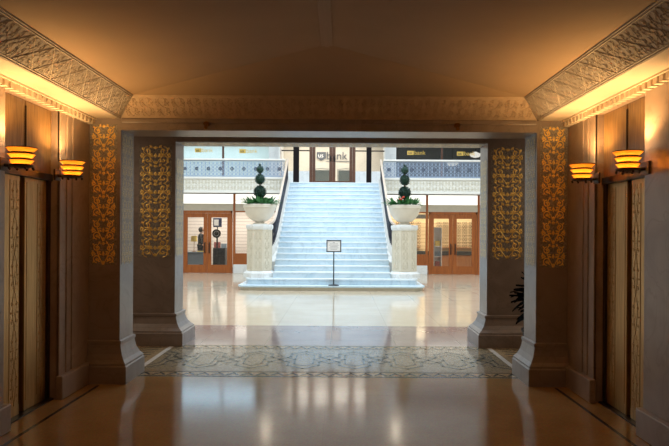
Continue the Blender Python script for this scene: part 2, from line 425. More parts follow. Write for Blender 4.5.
# inlay strips along the hall
for s, nm in ((-1, 'trim_1'), (1, 'trim_2')):
    struct(B(nm, M['inlay_dark'], None, (s * 2.275, s * 2.305, YB, 6.30, 0.0, 0.0012)))

# mosaic carpet between the piers
bm = bmesh.new()
box(bm, -2.12, 2.12, 6.98, 8.30, 0, 0.001)
struct(mesh_obj('trim_3', bm, M['mos_cream']))
bm = bmesh.new()
for (a, b) in ((6.72, 6.76), (6.94, 6.965), (8.32, 8.345), (8.53, 8.56)):
    box(bm, -2.12, 2.12, a, b, 0, 0.0016)
def strip(bm, pts, w, z=0.0022):
    for (a, b) in zip(pts, pts[1:]):
        a, b = Vector((*a, 0)), Vector((*b, 0)); d = (b - a).normalized(); n = Vector((-d.y, d.x, 0)) * w / 2; e = d * w * .3
        q = [a + n - e, b + n + e, b - n + e, a - n - e]
        lo = [bm.verts.new((p.x, p.y, 0.0)) for p in q]; hi = [bm.verts.new((p.x, p.y, z)) for p in q]
        bm.faces.new(hi); bm.faces.new(lo[::-1])
        for i in range(4): bm.faces.new((lo[i], lo[(i + 1) % 4], hi[(i + 1) % 4], hi[i]))
for i in range(-3, 4):
    cx = i * 0.60
    for s in (-1, 1):
        strip(bm, [(cx - .30, 7.64 + s * .50), (cx - .12, 7.64 + s * .34), (cx - .12, 7.64 + s * .16), (cx + .12, 7.64 - s * .16), (cx + .12, 7.64 - s * .34), (cx + .30, 7.64 - s * .50)], 0.035)
        strip(bm, [(cx - .30, 7.64 + s * .36), (cx - .19, 7.64 + s * .25), (cx - .19, 7.64), (cx, 7.64 + s * .22), (cx + .19, 7.64), (cx + .19, 7.64 + s * .25), (cx + .30, 7.64 + s * .36)], 0.022)
k = -2.05
while k < 2.1:
    strip(bm, [(k, 6.80), (k + .06, 6.90), (k + .12, 6.80)], 0.028)
    strip(bm, [(k, 8.37), (k + .06, 8.49), (k + .12, 8.37)], 0.028)
    k += 0.16
for s in (-1, 1):
    for j in range(9):
        strip(bm, [(s * 2.25, 7.1 + j * .16), (s * 2.6, 7.02 + j * .16), (s * 2.95, 7.1 + j * .16)], 0.03)
struct(mesh_obj('trim_4', bm, M['mos_green']))
struct(B('trim_5', M['mos_white'], None, (-2.16, -2.10, 7.06, 8.52, 0, 0.0018), (2.10, 2.16, 7.06, 8.52, 0, 0.0018)))

# side walls with elevator opening, fluted pilasters
def side_wall(s, nm):
    bm = bmesh.new()
    X = lambda a: s * a
    box(bm, X(WX + .012), X(2.95), YB, OP0, 0, ZS)
    box(bm, X(WX + .012), X(2.95), OP1, Y1, 0, ZS)
    box(bm, X(WX + .025), X(2.95), OP0, OP1, 2.645, ZS)
    for a, b in ((OP1, 5.90), (5.935, 6.02), (6.055, Y1), (YB, OP0)):
        box(bm, X(WX), X(WX + .03), a, b, 0, ZS, bev=0.006)
    box(bm, X(WX), X(WX + .03), YB, Y1, 2.645, ZS)
    return struct(mesh_obj(nm, bm, M['marble']))
side_wall(-1, 'wall_left'); side_wall(1, 'wall_right')
struct(B('wall_back', M['marble'], None, (-2.95, 2.95, YB - .2, YB, 0, 3.3)))
for s, nm in ((-1, 'baseboard_left'), (1, 'baseboard_right')):
    struct(B(nm, M['marble'], None, (s * (WX - .045), s * (WX + .02), YB, OP0 + .03, 0, .215), (s * (WX - .045), s * (WX + .02), OP1 - .03, Y1 - .03, 0, .215), bev=0.012))

# ceiling: shallow hipped plane with a ridge rib
XC, ZC, YC = 1.94, 2.90, 6.25
ZR, YA = 3.13, 5.3
bm = bmesh.new()
v = [bm.verts.new(p) for p in ((-XC, YB, ZC), (0, YB, ZR), (0, YA, ZR), (-XC, YC, ZC), (XC, YC, ZC), (XC, YB, ZC))]
bm.faces.new((v[0], v[1], v[2], v[3])); bm.faces.new((v[1], v[5], v[4], v[2])); bm.faces.new((v[3], v[2], v[4]))
w = [bm.verts.new(p) for p in ((-XC - .3, YB, 3.3), (-XC - .3, YC + .2, 3.3), (XC + .3, YC + .2, 3.3), (XC + .3, YB, 3.3))]
bm.faces.new(w)
for a, b, c, d in ((v[0], v[3], w[1], w[0]), (v[3], v[4], w[2], w[1]), (v[4], v[5], w[3], w[2])): bm.faces.new((a, b, c, d))
struct(mesh_obj('ceiling', bm, M['ceil']))
bm = bmesh.new(); box(bm, -.045, .045, YB, YA + .02, ZR - .014, ZR + .02, bev=.004); box(bm, -.016, .016, YB, YA + .02, ZR - .021, ZR - .005, bev=.003)
struct(mesh_obj('trim_6', bm, M['rib']))

# cornice: soffit, dentils, sloped carved frieze
for s, nm in ((-1, 'trim_7'), (1, 'trim_8')):
    bm = bmesh.new()
    poly = [(s * 2.15, ZS), (s * 2.95, ZS), (s * 2.95, 3.28), (s * XC, 3.28), (s * XC, ZC)]
    A = [bm.verts.new((p[0], YB, p[1])) for p in poly]
    Bv = [bm.verts.new((p[0], Y1 if i in (0, 1, 2) else YC, p[1])) for i, p in enumerate(poly)]
    for i in range(5): bm.faces.new((A[i], A[(i + 1) % 5], Bv[(i + 1) % 5], Bv[i]))
    bm.faces.new(A); bm.faces.new(Bv)
    y = YB
    while y < Y1 - .06:
        box(bm, s * 2.395, s * 2.46, y, y + .05, 2.635, 2.70); y += .088
    box(bm, s * 2.38, s * 2.46, YB, Y1, 2.685, 2.70)
    o = struct(mesh_obj(nm, bm, M['plaster']))
    # carved relief
    bm = bmesh.new()
    sl = Vector((-s * (2.15 - XC), 0, ZC - ZS)); L = sl.length
    fr = Frame((s * 2.15, YB, ZS), (0, 1, 0), sl)
    if fr.N.dot(Vector((-s, 0, -1))) < 0:
        fr.N = -fr.N
    n = 30; mw = (Y1 - YB - .1) / n
    for i in range(n):
        for j in range(2):
            for k_ in range(2): damask(bm, fr, (i + k_ * .5) * mw + .004, .035 + j * (L - .07) / 2, mw / 2 - .008, (L - .07) / 2, .011, .0045)
        ribbon(bm, fr, [(i * mw, .03), (i * mw + mw * .5, L * .5), (i * mw, L - .03)], .014, .006)
        ribbon(bm, fr, [(i * mw + mw, .03), (i * mw + mw * .5, L * .5), (i * mw + mw, L - .03)], .014, .006)
    for v_ in (.010, .026, L - .026, L - .010):
        ribbon(bm, fr, [(0, v_), (Y1 - YB - .2 * v_ / L, v_)], .014, .006)
    mesh_obj('carved_frieze', bm, M['frieze'], o)
    bm = bmesh.new()
    q = [fr.p(0, 0, .002), fr.p(Y1 - YB, 0, .002), fr.p(YC - YB, L, .002), fr.p(0, L, .002)]
    q2 = [p - fr.N * .004 for p in q]
    a = [bm.verts.new(p) for p in q]; b = [bm.verts.new(p) for p in q2]
    bm.faces.new(a); bm.faces.new(b[::-1])
    for i in range(4): bm.faces.new((a[i], a[(i + 1) % 4], b[(i + 1) % 4], b[i]))
    mesh_obj('frieze_panel', bm, M['frieze'], o)

# front beam with carved frieze
bm = bmesh.new()
prism(bm, [(Y1, 2.58), (6.88, 2.58), (6.88, 3.28), (YC, 3.28), (YC, ZC), (Y1, ZS)], 'x', -2.13, 2.13)
box(bm, -2.12, 2.12, Y1 - .018, Y1 + .02, 2.655, 2.70, bev=.006)
beam = struct(mesh_obj('beam', bm, M['pier']), 'marble beam with carved frieze across the hall end', 'beam')
bm = bmesh.new()
fr = Frame((-2.13, Y1, ZS), (1, 0, 0), (0, YC - Y1, ZC - ZS)); L = math.hypot(YC - Y1, ZC - ZS)
if fr.N.y > 0: fr.N = -fr.N
n = 26; mw = (4.26 - .12) / n
for i in range(n):
    for j in range(2): damask(bm, fr, .06 + i * mw + .004, .03 + j * (L - .06) / 2, mw - .008, (L - .06) / 2, .011, .007)
for v_ in (.010, L - .012):
    ribbon(bm, fr, [(v_ * .7, v_), (4.26 - v_ * .7, v_)], .013, .005)
mesh_obj('carved_frieze', bm, M['frieze_warm'], beam)
bm = bmesh.new()
q = [fr.p(0, 0, .002), fr.p(4.26, 0, .002), fr.p(4.26 - .19, L, .002), fr.p(.19, L, .002)]
a = [bm.verts.new(p) for p in q]; b = [bm.verts.new(p - fr.N * .004) for p in q]
bm.faces.new(a); bm.faces.new(b[::-1])
for i in range(4): bm.faces.new((a[i], a[(i + 1) % 4], b[(i + 1) % 4], b[i]))
mesh_obj('frieze_panel', bm, M['frieze_warm'], beam)

# rear beam with mosaic soffit
b2 = struct(B('beam', M['pier'], None, (-2.13, 2.13, 8.60, 9.05, 2.77, 3.3)), 'rear beam with mosaic soffit over the opening to the atrium', 'beam')
B('mosaic_soffit', M['tess_daylit'], b2, (-2.1, 2.1, 8.63, 9.02, 2.765, 2.772))
bm = bmesh.new(); fr = Frame((-2.1, 8.64, 2.765), (1, 0, 0), (0, 1, 0)); fr.N = Vector((0, 0, -1))
for i in range(24): damask(bm, fr, i * .175, 0, .175, .37, .010, .003)
mesh_obj('gold_scrollwork', bm, M['gold_daylit'], b2)
struct(B('ceiling', M['ceil'], None, (-6.4, 6.4, 6.86, 9.05, 3.0, 3.2)))

# piers
def pier(s, y0, y1, xo, ztop, gold_front, label):
    root = B('pillar', M['pier'], None, (s * 2.13, s * xo, y0, y1, 0.0, ztop))
    struct(root, label, 'pillar')
    bm = bmesh.new()
    prof = [(0, .125), (.17, .125), (.182, .112), (.20, .112), (.235, .075), (.29, .042), (.35, .024), (.385, .02), (.395, .028), (.42, .028), (.43, 0.002)]
    fl = .80 if y0 < 8 else 1.15
    def ring(z, o):
        o *= fl
        return [bm.verts.new(p) for p in ((s * (2.13 - o), y0 - o, z), (s * (xo), y0 - o, z), (s * (xo), y1 + o, z), (s * (2.13 - o), y1 + o, z))]
    rs = [ring(z, o) for z, o in prof]
    for a, b in zip(rs, rs[1:]):
        for i in range(4): bm.faces.new((a[i], a[(i + 1) % 4], b[(i + 1) % 4], b[i]))
    bm.faces.new(rs[0][::-1]); bm.faces.new(rs[-1])
    mesh_obj('base', bm, M['pier'], root)
    x0, x1 = gold_front
    zb, zt = 1.20, min(ztop, 2.77) - .06
    # front panel
    pn = B('mosaic_panel', M['tess'], root, (s * x0, s * x1, y0 - .003, y0 + .01, zb, zt))
    bm = bmesh.new(); w_ = x1 - x0
    fr = Frame((min(s * x0, s * x1), y0 - .003, zb), (1, 0, 0), (0, 0, 1))
    n = 6; h_ = (zt - zb) / n
    for i in range(n): damask(bm, fr, .01, i * h_, w_ - .02, h_, .017, .003)
    mesh_obj('gold_scrollwork', bm, M['gold'], pn)
    # panel on the inner side
    pn = B('mosaic_panel', M['tess_daylit'], root, (s * 2.127, s * 2.14, y0 + .04, y1 - .04, zb, min(zt, 2.56)))
    bm = bmesh.new()
    fr = Frame((s * 2.127, y0 + .04, zb), (0, 1, 0), (0, 0, 1)); fr.N = Vector((-s, 0, 0))
    w_ = (y1 - y0 - .08) / 2; h_ = (min(zt, 2.56) - zb) / 6
    for i in range(6):
        for j in range(2): damask(bm, fr, j * w_, i * h_, w_, h_, .013, .002)
    mesh_obj('gold_scrollwork', bm, M['gold_daylit'], pn)
    return root
pier(-1, 6.45, 6.86, 2.95, 2.70, (2.165, 2.44), 'front pillar with gold mosaic beside the left elevator')
pier(1, 6.45, 6.86, 2.95, 2.70, (2.165, 2.44), 'front pillar with gold mosaic beside the right elevator')
pier(-1, 8.60, 9.05, 2.80, 3.0, (2.175, 2.63), 'rear pillar with olive gold mosaic, at the left of the atrium opening')
pier(1, 8.60, 9.05, 2.80, 3.0, (2.175, 2.63), 'rear pillar with olive gold mosaic, at the right of the atrium opening')

# cross passage behind the front piers
for s, nm in ((-1, 'left'), (1, 'right')):
    struct(B('wall_passage_front_' + nm, M['marble'], None, (s * 2.95, s * 6.4, 6.5, 6.86, 0, 3.2)))
    struct(B('wall_passage_end_' + nm, M['marble'], None, (s * 6.2, s * 6.5, 6.86, 8.6, 0, 3.2)))

# ------------------------------------------------------------------ elevators
def elevator(s, num, label):
    root = empty('door_%d' % num, (s * 2.66, (OP0 + OP1) / 2, 0)); struct(root, label, 'elevator door')
    ox, oy = root.location.x, root.location.y
    def L(x0, x1, y0, y1, z0, z1): return (s * x0 - ox, s * x1 - ox, y0 - oy, y1 - oy, z0, z1)
    mid = (OP0 + OP1) / 2
    tr = B('transom_panel', M['transom'], root, L(2.535, 2.70, OP0, mid - .005, 2.06, 2.645), L(2.535, 2.70, mid + .005, OP1, 2.06, 2.645), bev=.006)
    B('header', M['bronze_dark'], root, L(2.515, 2.72, OP0 + .002, OP1 - .002, 2.0, 2.06), L(2.525, 2.56, mid - .008, mid + .008, 2.06, 2.6), bev=.004)
    B('door_frame', M['bronze_dark'], root, L(2.535, 2.80, OP0, OP0 + .04, 0, 2.0), L(2.535, 2.80, OP1 - .05, OP1, 0, 2.0), L(2.60, 2.80, mid - .04, mid + .04, 0, 2.0))
    B('sill', M['bronze_dark'], root, L(2.50, 2.80, OP0, OP1, 0.0, .012))
    for a, b in ((OP0 + .04, mid - .04), (mid + .04, OP1 - .05)):
        lf = B('door_leaf', M['bronze'], root, L(2.555, 2.66, a, b, .012, 2.0), bev=.004)
        bm = bmesh.new(); fr = Frame((s * 2.555 - ox, a - oy, .1), (0, 1, 0), (0, 0, 1)); fr.N = Vector((-s, 0, 0))
        wd = b - a
        for i in range(6):
            damask(bm, fr, wd - .15, i * .31, .13, .31, .008, .0025)
        for u in (.03, wd - .165, wd - .01):
            ribbon(bm, fr, [(u, 0), (u, 1.86)], .010, .004)
        mesh_obj('relief', bm, M['bronze_relief'], lf)
elevator(-1, 1, 'bronze elevator doors with wood transom in the left wall')
elevator(1, 2, 'bronze elevator doors with wood transom in the right wall')
# shafts behind the openings
for s, nm in ((-1, 'wall_shaft_left'), (1, 'wall_shaft_right')):
    struct(B(nm, M['bronze_dark'], None, (s * 2.80, s * 2.95, OP0, OP1, 0, 2.645)))

# ------------------------------------------------------------------ wall sconces
def sconce():
    root = empty('wall_sconce')      # local +x points away from the wall, wall at x = 0
    cx = .145
    bm = bmesh.new()
    box(bm, 0, .018, -.06, .06, 2.00, 2.10, bev=.005)
    tube(bm, [(.0, 0, 2.045), (cx, 0, 2.035)], .014, 8)
    tube(bm, [(cx, 0, 2.02), (cx, 0, 2.065)], .012, 8)
    mesh_obj('bracket', bm, M['bronze_dark'], root)
    bm = bmesh.new()
    lathe(bm, [(.001, 2.022), (.05, 2.022), (.088, 2.034), (.092, 2.044), (.085, 2.044), (.04, 2.036), (.001, 2.036)], cx, 0, 20)
    for k in range(8):
        a = 2 * PI * k / 8
        sphere(bm, (cx + .088 * math.cos(a), .088 * math.sin(a), 2.018), .010, 8, 6)
    mesh_obj('tray', bm, M['bronze_dark'], root, True)
    for r, z in ((.084, 2.046), (.094, 2.092), (.106, 2.138)):
        bm = bmesh.new()
        lathe(bm, [(r * .45, z), (r * .70, z + .005), (r * .84, z + .013), (r * .93, z + .024), (r, z + .031), (r * 1.06, z + .034), (r * 1.05, z + .037), (r * .98, z + .035), (r * .90, z + .027), (r * .81, z + .016), (r * .68, z + .008), (r * .45, z + .003)], cx, 0, 28, caps=False)
        d = mesh_obj('glass_dish', bm, M['amber'], root, True)
        bm = bmesh.new(); torus(bm, (cx, 0, z - .001), r * .72, .0065, 'z', 24, 6); torus(bm, (cx, 0, z + .036), r * 1.055, .0035, 'z', 28, 6)
        mesh_obj('metal_ring', bm, M['bronze_dark'], d, True)
    bm = bmesh.new(); lathe(bm, [(.001, 2.06), (.016, 2.062), (.020, 2.09), (.020, 2.14), (.014, 2.168), (.001, 2.175)], cx, 0, 12)
    mesh_obj('bulb', bm, M['bulb'], root, True)
    return root
sc0 = sconce()
spots = [(-1, 4.79, 'tiered amber glass sconce on the near side of the left elevator'), (-1, 5.70, 'tiered amber glass sconce on the far side of the left elevator'),
         (1, 4.79, 'tiered amber glass sconce on the near side of the right elevator'), (1, 5.70, 'tiered amber glass sconce on the far side of the right elevator')]
SCONCE_W = 33
for i, (s, y, lab) in enumerate(spots):
    o = sc0 if i == 0 else copy_tree(sc0)
    o.location = (s * WX, y, 0); o.rotation_euler = (0, 0, PI if s > 0 else 0)
    tag(o, lab, 'wall lamp', 'tiered amber sconces flanking the elevators')
    # the mount sits on the pilaster, just outside the opening
    ld = bpy.data.lights.new('sconce_light', 'SPOT'); ld.energy = SCONCE_W; ld.color = (1.0, 0.56, 0.20); ld.shadow_soft_size = .03; ld.spot_size = math.radians(150); ld.spot_blend = .7
    lo = bpy.data.objects.new('sconce_light', ld); lo.location = (s * (WX - .145), y, 2.205); lo.rotation_euler = (PI, 0, 0); COL.objects.link(lo)

# sprinkler heads on the beam
def sprinkler():
    root = empty('sprinkler_head')
    bm = bmesh.new(); lathe(bm, [(.032, 0), (.032, -.006), (.014, -.012), (.012, -.03), (.001, -.03)], 0, 0, 14); mesh_obj('escutcheon', bm, M['brass'], root, True)
    bm = bmesh.new()
    for a in (-.012, .012): tube(bm, [(a, 0, -.028), (a * 1.3, 0, -.042), (a * .3, 0, -.056)], .003, 6)
    lathe(bm, [(.001, -.054), (.019, -.056), (.019, -.060), (.001, -.060)], 0, 0, 12); mesh_obj('deflector', bm, M['brass'], root)
    return root
sp0 = sprinkler()
for i, (x, lab) in enumerate(((-1.25, 'brass sprinkler head on the front beam, left one of two'), (1.31, 'brass sprinkler head on the front beam, right one of two'))):
    o = sp0 if i == 0 else copy_tree(sp0)
    o.location = (x, Y1 - .018, 2.648); o.rotation_euler = (-PI / 2 + .9, 0, 0)
    tag(o, lab, 'sprinkler', 'sprinkler heads on the beam')

# ------------------------------------------------------------------ dark plant behind the right front pier
pl = empty('potted_plant', (2.52, 7.55, 0)); tag(pl, 'very dark leafy plant half hidden behind the right front pillar', 'plant')
bm = bmesh.new(); lathe(bm, [(.001, 0), (.15, 0), (.20, .36), (.215, .37), (.215, .40), (.185, .40), (.175, .35), (.001, .35)], 0, 0, 20); mesh_obj('pot', bm, M['black'], pl, True)
def leaf3(bm, p, d, ln, wd, droop=.3):
    d = Vector(d).normalized(); side = d.cross(Vector((0, 0, 1)))
    if side.length < .05: side = Vector((1, 0, 0))
    side.normalize(); prev = None
    for i, (t, w_) in enumerate(((0, .15), (.3, .9), (.6, 1), (.85, .5), (1, .04))):
        c = Vector(p) + d * ln * t - Vector((0, 0, 1)) * droop * ln * t * t
        a, m_, b = bm.verts.new(c + side * wd / 2 * w_), bm.verts.new(c - Vector((0, 0, .12 * wd))), bm.verts.new(c - side * wd / 2 * w_)
        if prev:
            bm.faces.new((prev[0], a, m_, prev[1])); bm.faces.new((prev[1], m_, b, prev[2]))
        prev = (a, m_, b)
bm = bmesh.new()
for i in range(110):
    a = R.uniform(0, 2 * PI); e = R.uniform(-.5, 1.1); z = R.uniform(.62, .90)
    leaf3(bm, (.05 * math.cos(a), .05 * math.sin(a), z), (math.cos(a) * math.cos(e), math.sin(a) * math.cos(e), math.sin(e)), R.uniform(.18, .27) * (1.25 - abs(z - .78)), R.uniform(.11, .17), .2)
mesh_obj('foliage', bm, M['leafdark'], pl)
bm = bmesh.new()
for a in range(5): tube(bm, [(.03 * math.cos(a), .03 * math.sin(a), .35), (.07 * math.cos(a * 1.3), .07 * math.sin(a * 1.3), .92)], .008, 6)
mesh_obj('stem', bm, M['stem'], pl)

# ------------------------------------------------------------------ atrium shell
for s, nm in ((-1, 'left'), (1, 'right')):
    struct(B('wall_atrium_' + nm, M['wall_cream'], None, (s * 9.5, s * 9.8, 9.05, 30, 0, 8.2)))
    struct(B('wall_atrium_front_' + nm, M['wall_cream'], None, (s * 2.80, s * 9.8, 8.60, 9.05, 0, 3.3)))
struct(B('wall_atrium_front_upper', M['wall_cream'], None, (-9.8, 9.8, 8.75, 9.05, 3.3, 8.2)))
# skylight roof: solid border and a grid of steel bars
bm = bmesh.new()
box(bm, -9.8, 9.8, 9.05, 10.3, 8.0, 8.2); box(bm, -9.8, 9.8, 22.0, 30.0, 8.0, 8.2); box(bm, -9.8, -7.2, 10.3, 22, 8.0, 8.2); box(bm, 7.2, 9.8, 10.3, 22, 8.0, 8.2)
struct(mesh_obj('ceiling_atrium', bm, M['wall_white']))
bm = bmesh.new()
for i in range(13): box(bm, -7.2 + i * 1.2 - .03, -7.2 + i * 1.2 + .03, 10.3, 22, 8.0, 8.12)
for i in range(10): box(bm, -7.2, 7.2, 10.3 + i * 1.3 - .03, 10.3 + i * 1.3 + .03, 8.0, 8.12)
struct(mesh_obj('skylight', bm, M['iron_pale']))

# ------------------------------------------------------------------ staircase
SX, R0, T0, Y0, Z0 = -.10, .16, .31, 16.5, .135
st = empty('staircase', (SX, Y0, 0)); tag(st, 'wide flight of white marble steps tinted for bluish light, up to the balcony', 'staircase')
def rounded(hw, yf, yb, cut):
    return [(-hw, yb), (-hw, yf + cut), (-hw + cut * .3, yf + cut * .3), (-hw + cut, yf), (hw - cut, yf), (hw - cut * .3, yf + cut * .3), (hw, yf + cut), (hw, yb)]
bm = bmesh.new()
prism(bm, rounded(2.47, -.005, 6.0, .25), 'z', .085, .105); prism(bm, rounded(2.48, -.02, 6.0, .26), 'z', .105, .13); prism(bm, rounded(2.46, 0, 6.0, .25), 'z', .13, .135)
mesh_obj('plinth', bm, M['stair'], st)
bm = bmesh.new(); prism(bm, rounded(2.43, .03, 6.0, .25), 'z', 0, .085); mesh_obj('plinth_base', bm, M['stone_head'], st)
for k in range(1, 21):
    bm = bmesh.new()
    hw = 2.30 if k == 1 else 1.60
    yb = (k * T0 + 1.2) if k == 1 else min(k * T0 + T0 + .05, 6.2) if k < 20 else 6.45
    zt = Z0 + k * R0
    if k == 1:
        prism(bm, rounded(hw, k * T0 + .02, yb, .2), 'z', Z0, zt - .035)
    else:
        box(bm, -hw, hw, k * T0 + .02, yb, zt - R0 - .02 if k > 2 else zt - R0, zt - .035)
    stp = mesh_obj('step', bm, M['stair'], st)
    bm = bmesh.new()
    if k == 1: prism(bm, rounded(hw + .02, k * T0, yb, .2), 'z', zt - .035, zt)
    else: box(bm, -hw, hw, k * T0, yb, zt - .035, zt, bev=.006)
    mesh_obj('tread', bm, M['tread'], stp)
# flank walls under the flight
for s in (-1, 1):
    bm = bmesh.new()
    prism(bm, [(1.3, .135), (6.2, .135), (6.2, 3.3), (1.3, Z0 + (1.3 / T0) * R0 - .1)], 'x', s * 1.60, s * 1.74)
    mesh_obj('flank_wall', bm, M['white_marble'], st)

def sweep(bm, path, w, zlo, zhi):
    """rectangular section swept along (x, y, z) points"""
    rings = []
    for i, p in enumerate(path):
        a, b = Vector(path[max(i - 1, 0)]), Vector(path[min(i + 1, len(path) - 1)])
        d = (b - a); n = Vector((-d.y, d.x, 0)).normalized() * w / 2
        p = Vector(p)
        rings.append([bm.verts.new(q) for q in (p + n + Vector((0, 0, zlo)), p - n + Vector((0, 0, zlo)), p - n + Vector((0, 0, zhi)), p + n + Vector((0, 0, zhi)))])
    for a, b in zip(rings, rings[1:]):
        for i in range(4): bm.faces.new((a[i], a[(i + 1) % 4], b[(i + 1) % 4], b[i]))
    bm.faces.new(rings[0][::-1]); bm.faces.new(rings[-1])

def stair_rail(s, label):
    root = empty('stair_railing', (SX + s * 1.68, Y0 + 1.3, Z0)); tag(root, label, 'railing', 'stair balustrades')
    def zb(y): return Z0 + (y) / T0 * R0 + .02
    pts = []
    for (x, y) in [(1.90, 1.50), (1.80, 1.56), (1.73, 1.68), (1.69, 1.85), (1.675, 2.1)] + [(1.67, 2.1 + .41 * i) for i in range(1, 11)]:
        pts.append(Vector((s * (x - 1.68), y - 1.3, zb(y) - Z0)))
    top = [p.copy() for p in pts]
    bm = bmesh.new(); sweep(bm, pts, .11, -.12, .13); mesh_obj('curb', bm, M['rail_white'], root)
    H = .82
    bm = bmesh.new(); sweep(bm, pts, .065, H - .05, H); mesh_obj('handrail', bm, M['rail_wood'], root)
    bm = bmesh.new()
    sweep(bm, pts, .03, .16, .19); sweep(bm, pts, .03, H - .10, H - .06)
    for a, b in zip(pts, pts[1:]):
        n = max(1, int((b - a).length / .075))
        for i in range(n):
            p = a.lerp(b, i / n)
            box(bm, p.x - .012, p.x + .012, p.y - .014, p.y + .014, p.z + .13, p.z + H - .05)
        n2 = max(1, int((b - a).length / .2))
        for i in range(n2):
            p = a.lerp(b, (i + .5) / n2)
            for q in (.32, .50, .68): torus(bm, (p.x, p.y, p.z + q), .075, .012, 'x', 10, 4)
    mesh_obj('iron_panel', bm, M['iron_dark'], root)
    return root
stair_rail(-1, 'dark iron stair balustrade with pale curb on the left flank of the steps')
stair_rail(1, 'dark iron stair balustrade with pale curb on the right flank of the steps')

# ------------------------------------------------------------------ pedestals, bowls, topiary
def pedestal():
    root = empty('pedestal')
    z0 = Z0 + R0; ph = PI / 8; c = 1 / math.cos(PI / 8)
    bm = bmesh.new(); lathe(bm, [(.42 * c, z0), (.42 * c, z0 + .12), (.40 * c, z0 + .14), (.36 * c, z0 + .165), (.35 * c, z0 + .18)], 0, 0, 8, ph); mesh_obj('base', bm, M['white_marble'], root)
    bm = bmesh.new(); lathe(bm, [(.325 * c, z0 + .18), (.325 * c, 1.60)], 0, 0, 8, ph); sh = mesh_obj('shaft', bm, M['cream_stone'], root)
    bm = bmesh.new()
    for k in range(8):
        a = k * PI / 4; N = Vector((math.cos(a), math.sin(a), 0)); U = Vector((-N.y, N.x, 0))
        hw = .325 * math.tan(PI / 8)
        fr = Frame(N * .325 - U * hw + Vector((0, 0, .50)), U, (0, 0, 1)); fr.N = N
        for i in range(4): damask(bm, fr, .045, .02 + i * .26, 2 * hw - .09, .26, .02, .010)
        ribbon(bm, fr, [(.025, 0), (.025, 1.08), (2 * hw - .025, 1.08), (2 * hw - .025, 0), (.025, 0)], .018, .010)
    mesh_obj('carved_panel', bm, M['cream_relief'], sh)
    bm = bmesh.new(); lathe(bm, [(.33 * c, 1.60), (.35 * c, 1.63), (.36 * c, 1.67), (.36 * c, 1.72), (.345 * c, 1.743), (.001, 1.743)], 0, 0, 8, ph); mesh_obj('cap', bm, M['white_marble'], root)
    return root
def bowl():
    root = empty('planter_bowl')
    bm = bmesh.new()
    z = 1.743
    lathe(bm, [(.001, z), (.19, z), (.19, z + .03), (.13, z + .055), (.12, z + .075), (.20, z + .105), (.29, z + .17), (.37, z + .27), (.42, z + .40), (.435, z + .46), (.455, z + .48), (.46, z + .54), (.44, z + .555), (.40, z + .54), (.39, z + .48), (.001, z + .46)], 0, 0, 32)
    mesh_obj('bowl_body', bm, M['bowl'], root, True)
    bm = bmesh.new(); torus(bm, (0, 0, z + .478), .448, .012, 'z', 32, 6); mesh_obj('rim_moulding', bm, M['bowl'], root, True)
    bm = bmesh.new(); lathe(bm, [(.001, z + .50), (.385, z + .50), (.385, z + .49), (.001, z + .485)], 0, 0, 24); mesh_obj('soil', bm, M['soil'], root)
    return root
def topiary(red):
    root = empty('topiary', (0, 0, 0)); z = 2.245
    bm = bmesh.new(); tube(bm, [(0, 0, z), (0, 0, 3.30)], .022, 8); mesh_obj('stem', bm, M['stem'], root)
    for cz, r in ((2.65, .175), (3.00, .145), (3.265, .11)):
        bm = bmesh.new(); sphere(bm, (0, 0, cz), r * .88, 14, 10)
        n = int(340 * (r / .17) ** 2)
        for i in range(n):
            t = (i + .5) / n; ph = math.acos(1 - 2 * t); th = PI * (1 + 5 ** .5) * i
            d = Vector((math.sin(ph) * math.cos(th), math.sin(ph) * math.sin(th), math.cos(ph)))
            dd = (d + Vector((R.uniform(-.8, .8), R.uniform(-.8, .8), R.uniform(-.8, .8)))).normalized()
            leaf3(bm, Vector((0, 0, cz)) + d * r * .84, dd, r * .28, r * .2, .1)
        mesh_obj('foliage_ball', bm, M['leaf'], root)
    bm = bmesh.new()
    for i in range(14):
        a = R.uniform(0, 2 * PI); e = R.uniform(.8, 1.5)
        leaf3(bm, (0, 0, 3.33), (math.cos(a) * math.cos(e), math.sin(a) * math.cos(e), math.sin(e)), .11, .022, 0)
    mesh_obj('tip_sprig', bm, M['leaf'], root)
    bm = bmesh.new()
    for i in range(190):
        a = R.uniform(0, 2 * PI); rr = R.uniform(.08, .41); e = R.uniform(.35, 1.35)
        leaf3(bm, (rr * math.cos(a), rr * math.sin(a), z + R.uniform(.02, .10)), (math.cos(a) * math.cos(e), math.sin(a) * math.cos(e), math.sin(e)), R.uniform(.20, .34), R.uniform(.05, .09), .28)
    mesh_obj('underplanting', bm, M['leaf2'], root)
    if red:
        for i in range(6):
            bm = bmesh.new()
            a = R.uniform(-2.6, -1.2); sphere(bm, (.22 * math.cos(a), .22 * math.sin(a), 2.45 + R.uniform(-.04, .07)), .03, 8, 6)
            mesh_obj('flower', bm, M['red'], root)
    return root
ped0, bw0 = pedestal(), bowl()
for i, (x, side) in enumerate(((-2.10, 'left'), (1.90, 'right'))):
    p = ped0 if i == 0 else copy_tree(ped0); p.location = (x, 17.42, 0)
    tag(p, 'cream carved octagonal pedestal at the %s foot of the stairs' % side, 'pedestal', 'octagonal stair pedestals')
    b = bw0 if i == 0 else copy_tree(bw0); b.location = (x, 17.42, 0)
    tag(b, 'round stone planter bowl on the %s stair pedestal' % side, 'planter', 'stone planter bowls')
    t = topiary(i == 1); t.location = (x, 17.42, 0)
    tag(t, 'three-ball green topiary with leafy base in the right bowl, dotted with red' if i else 'three-ball green topiary with leafy base in the left bowl', 'plant', 'ball topiaries')

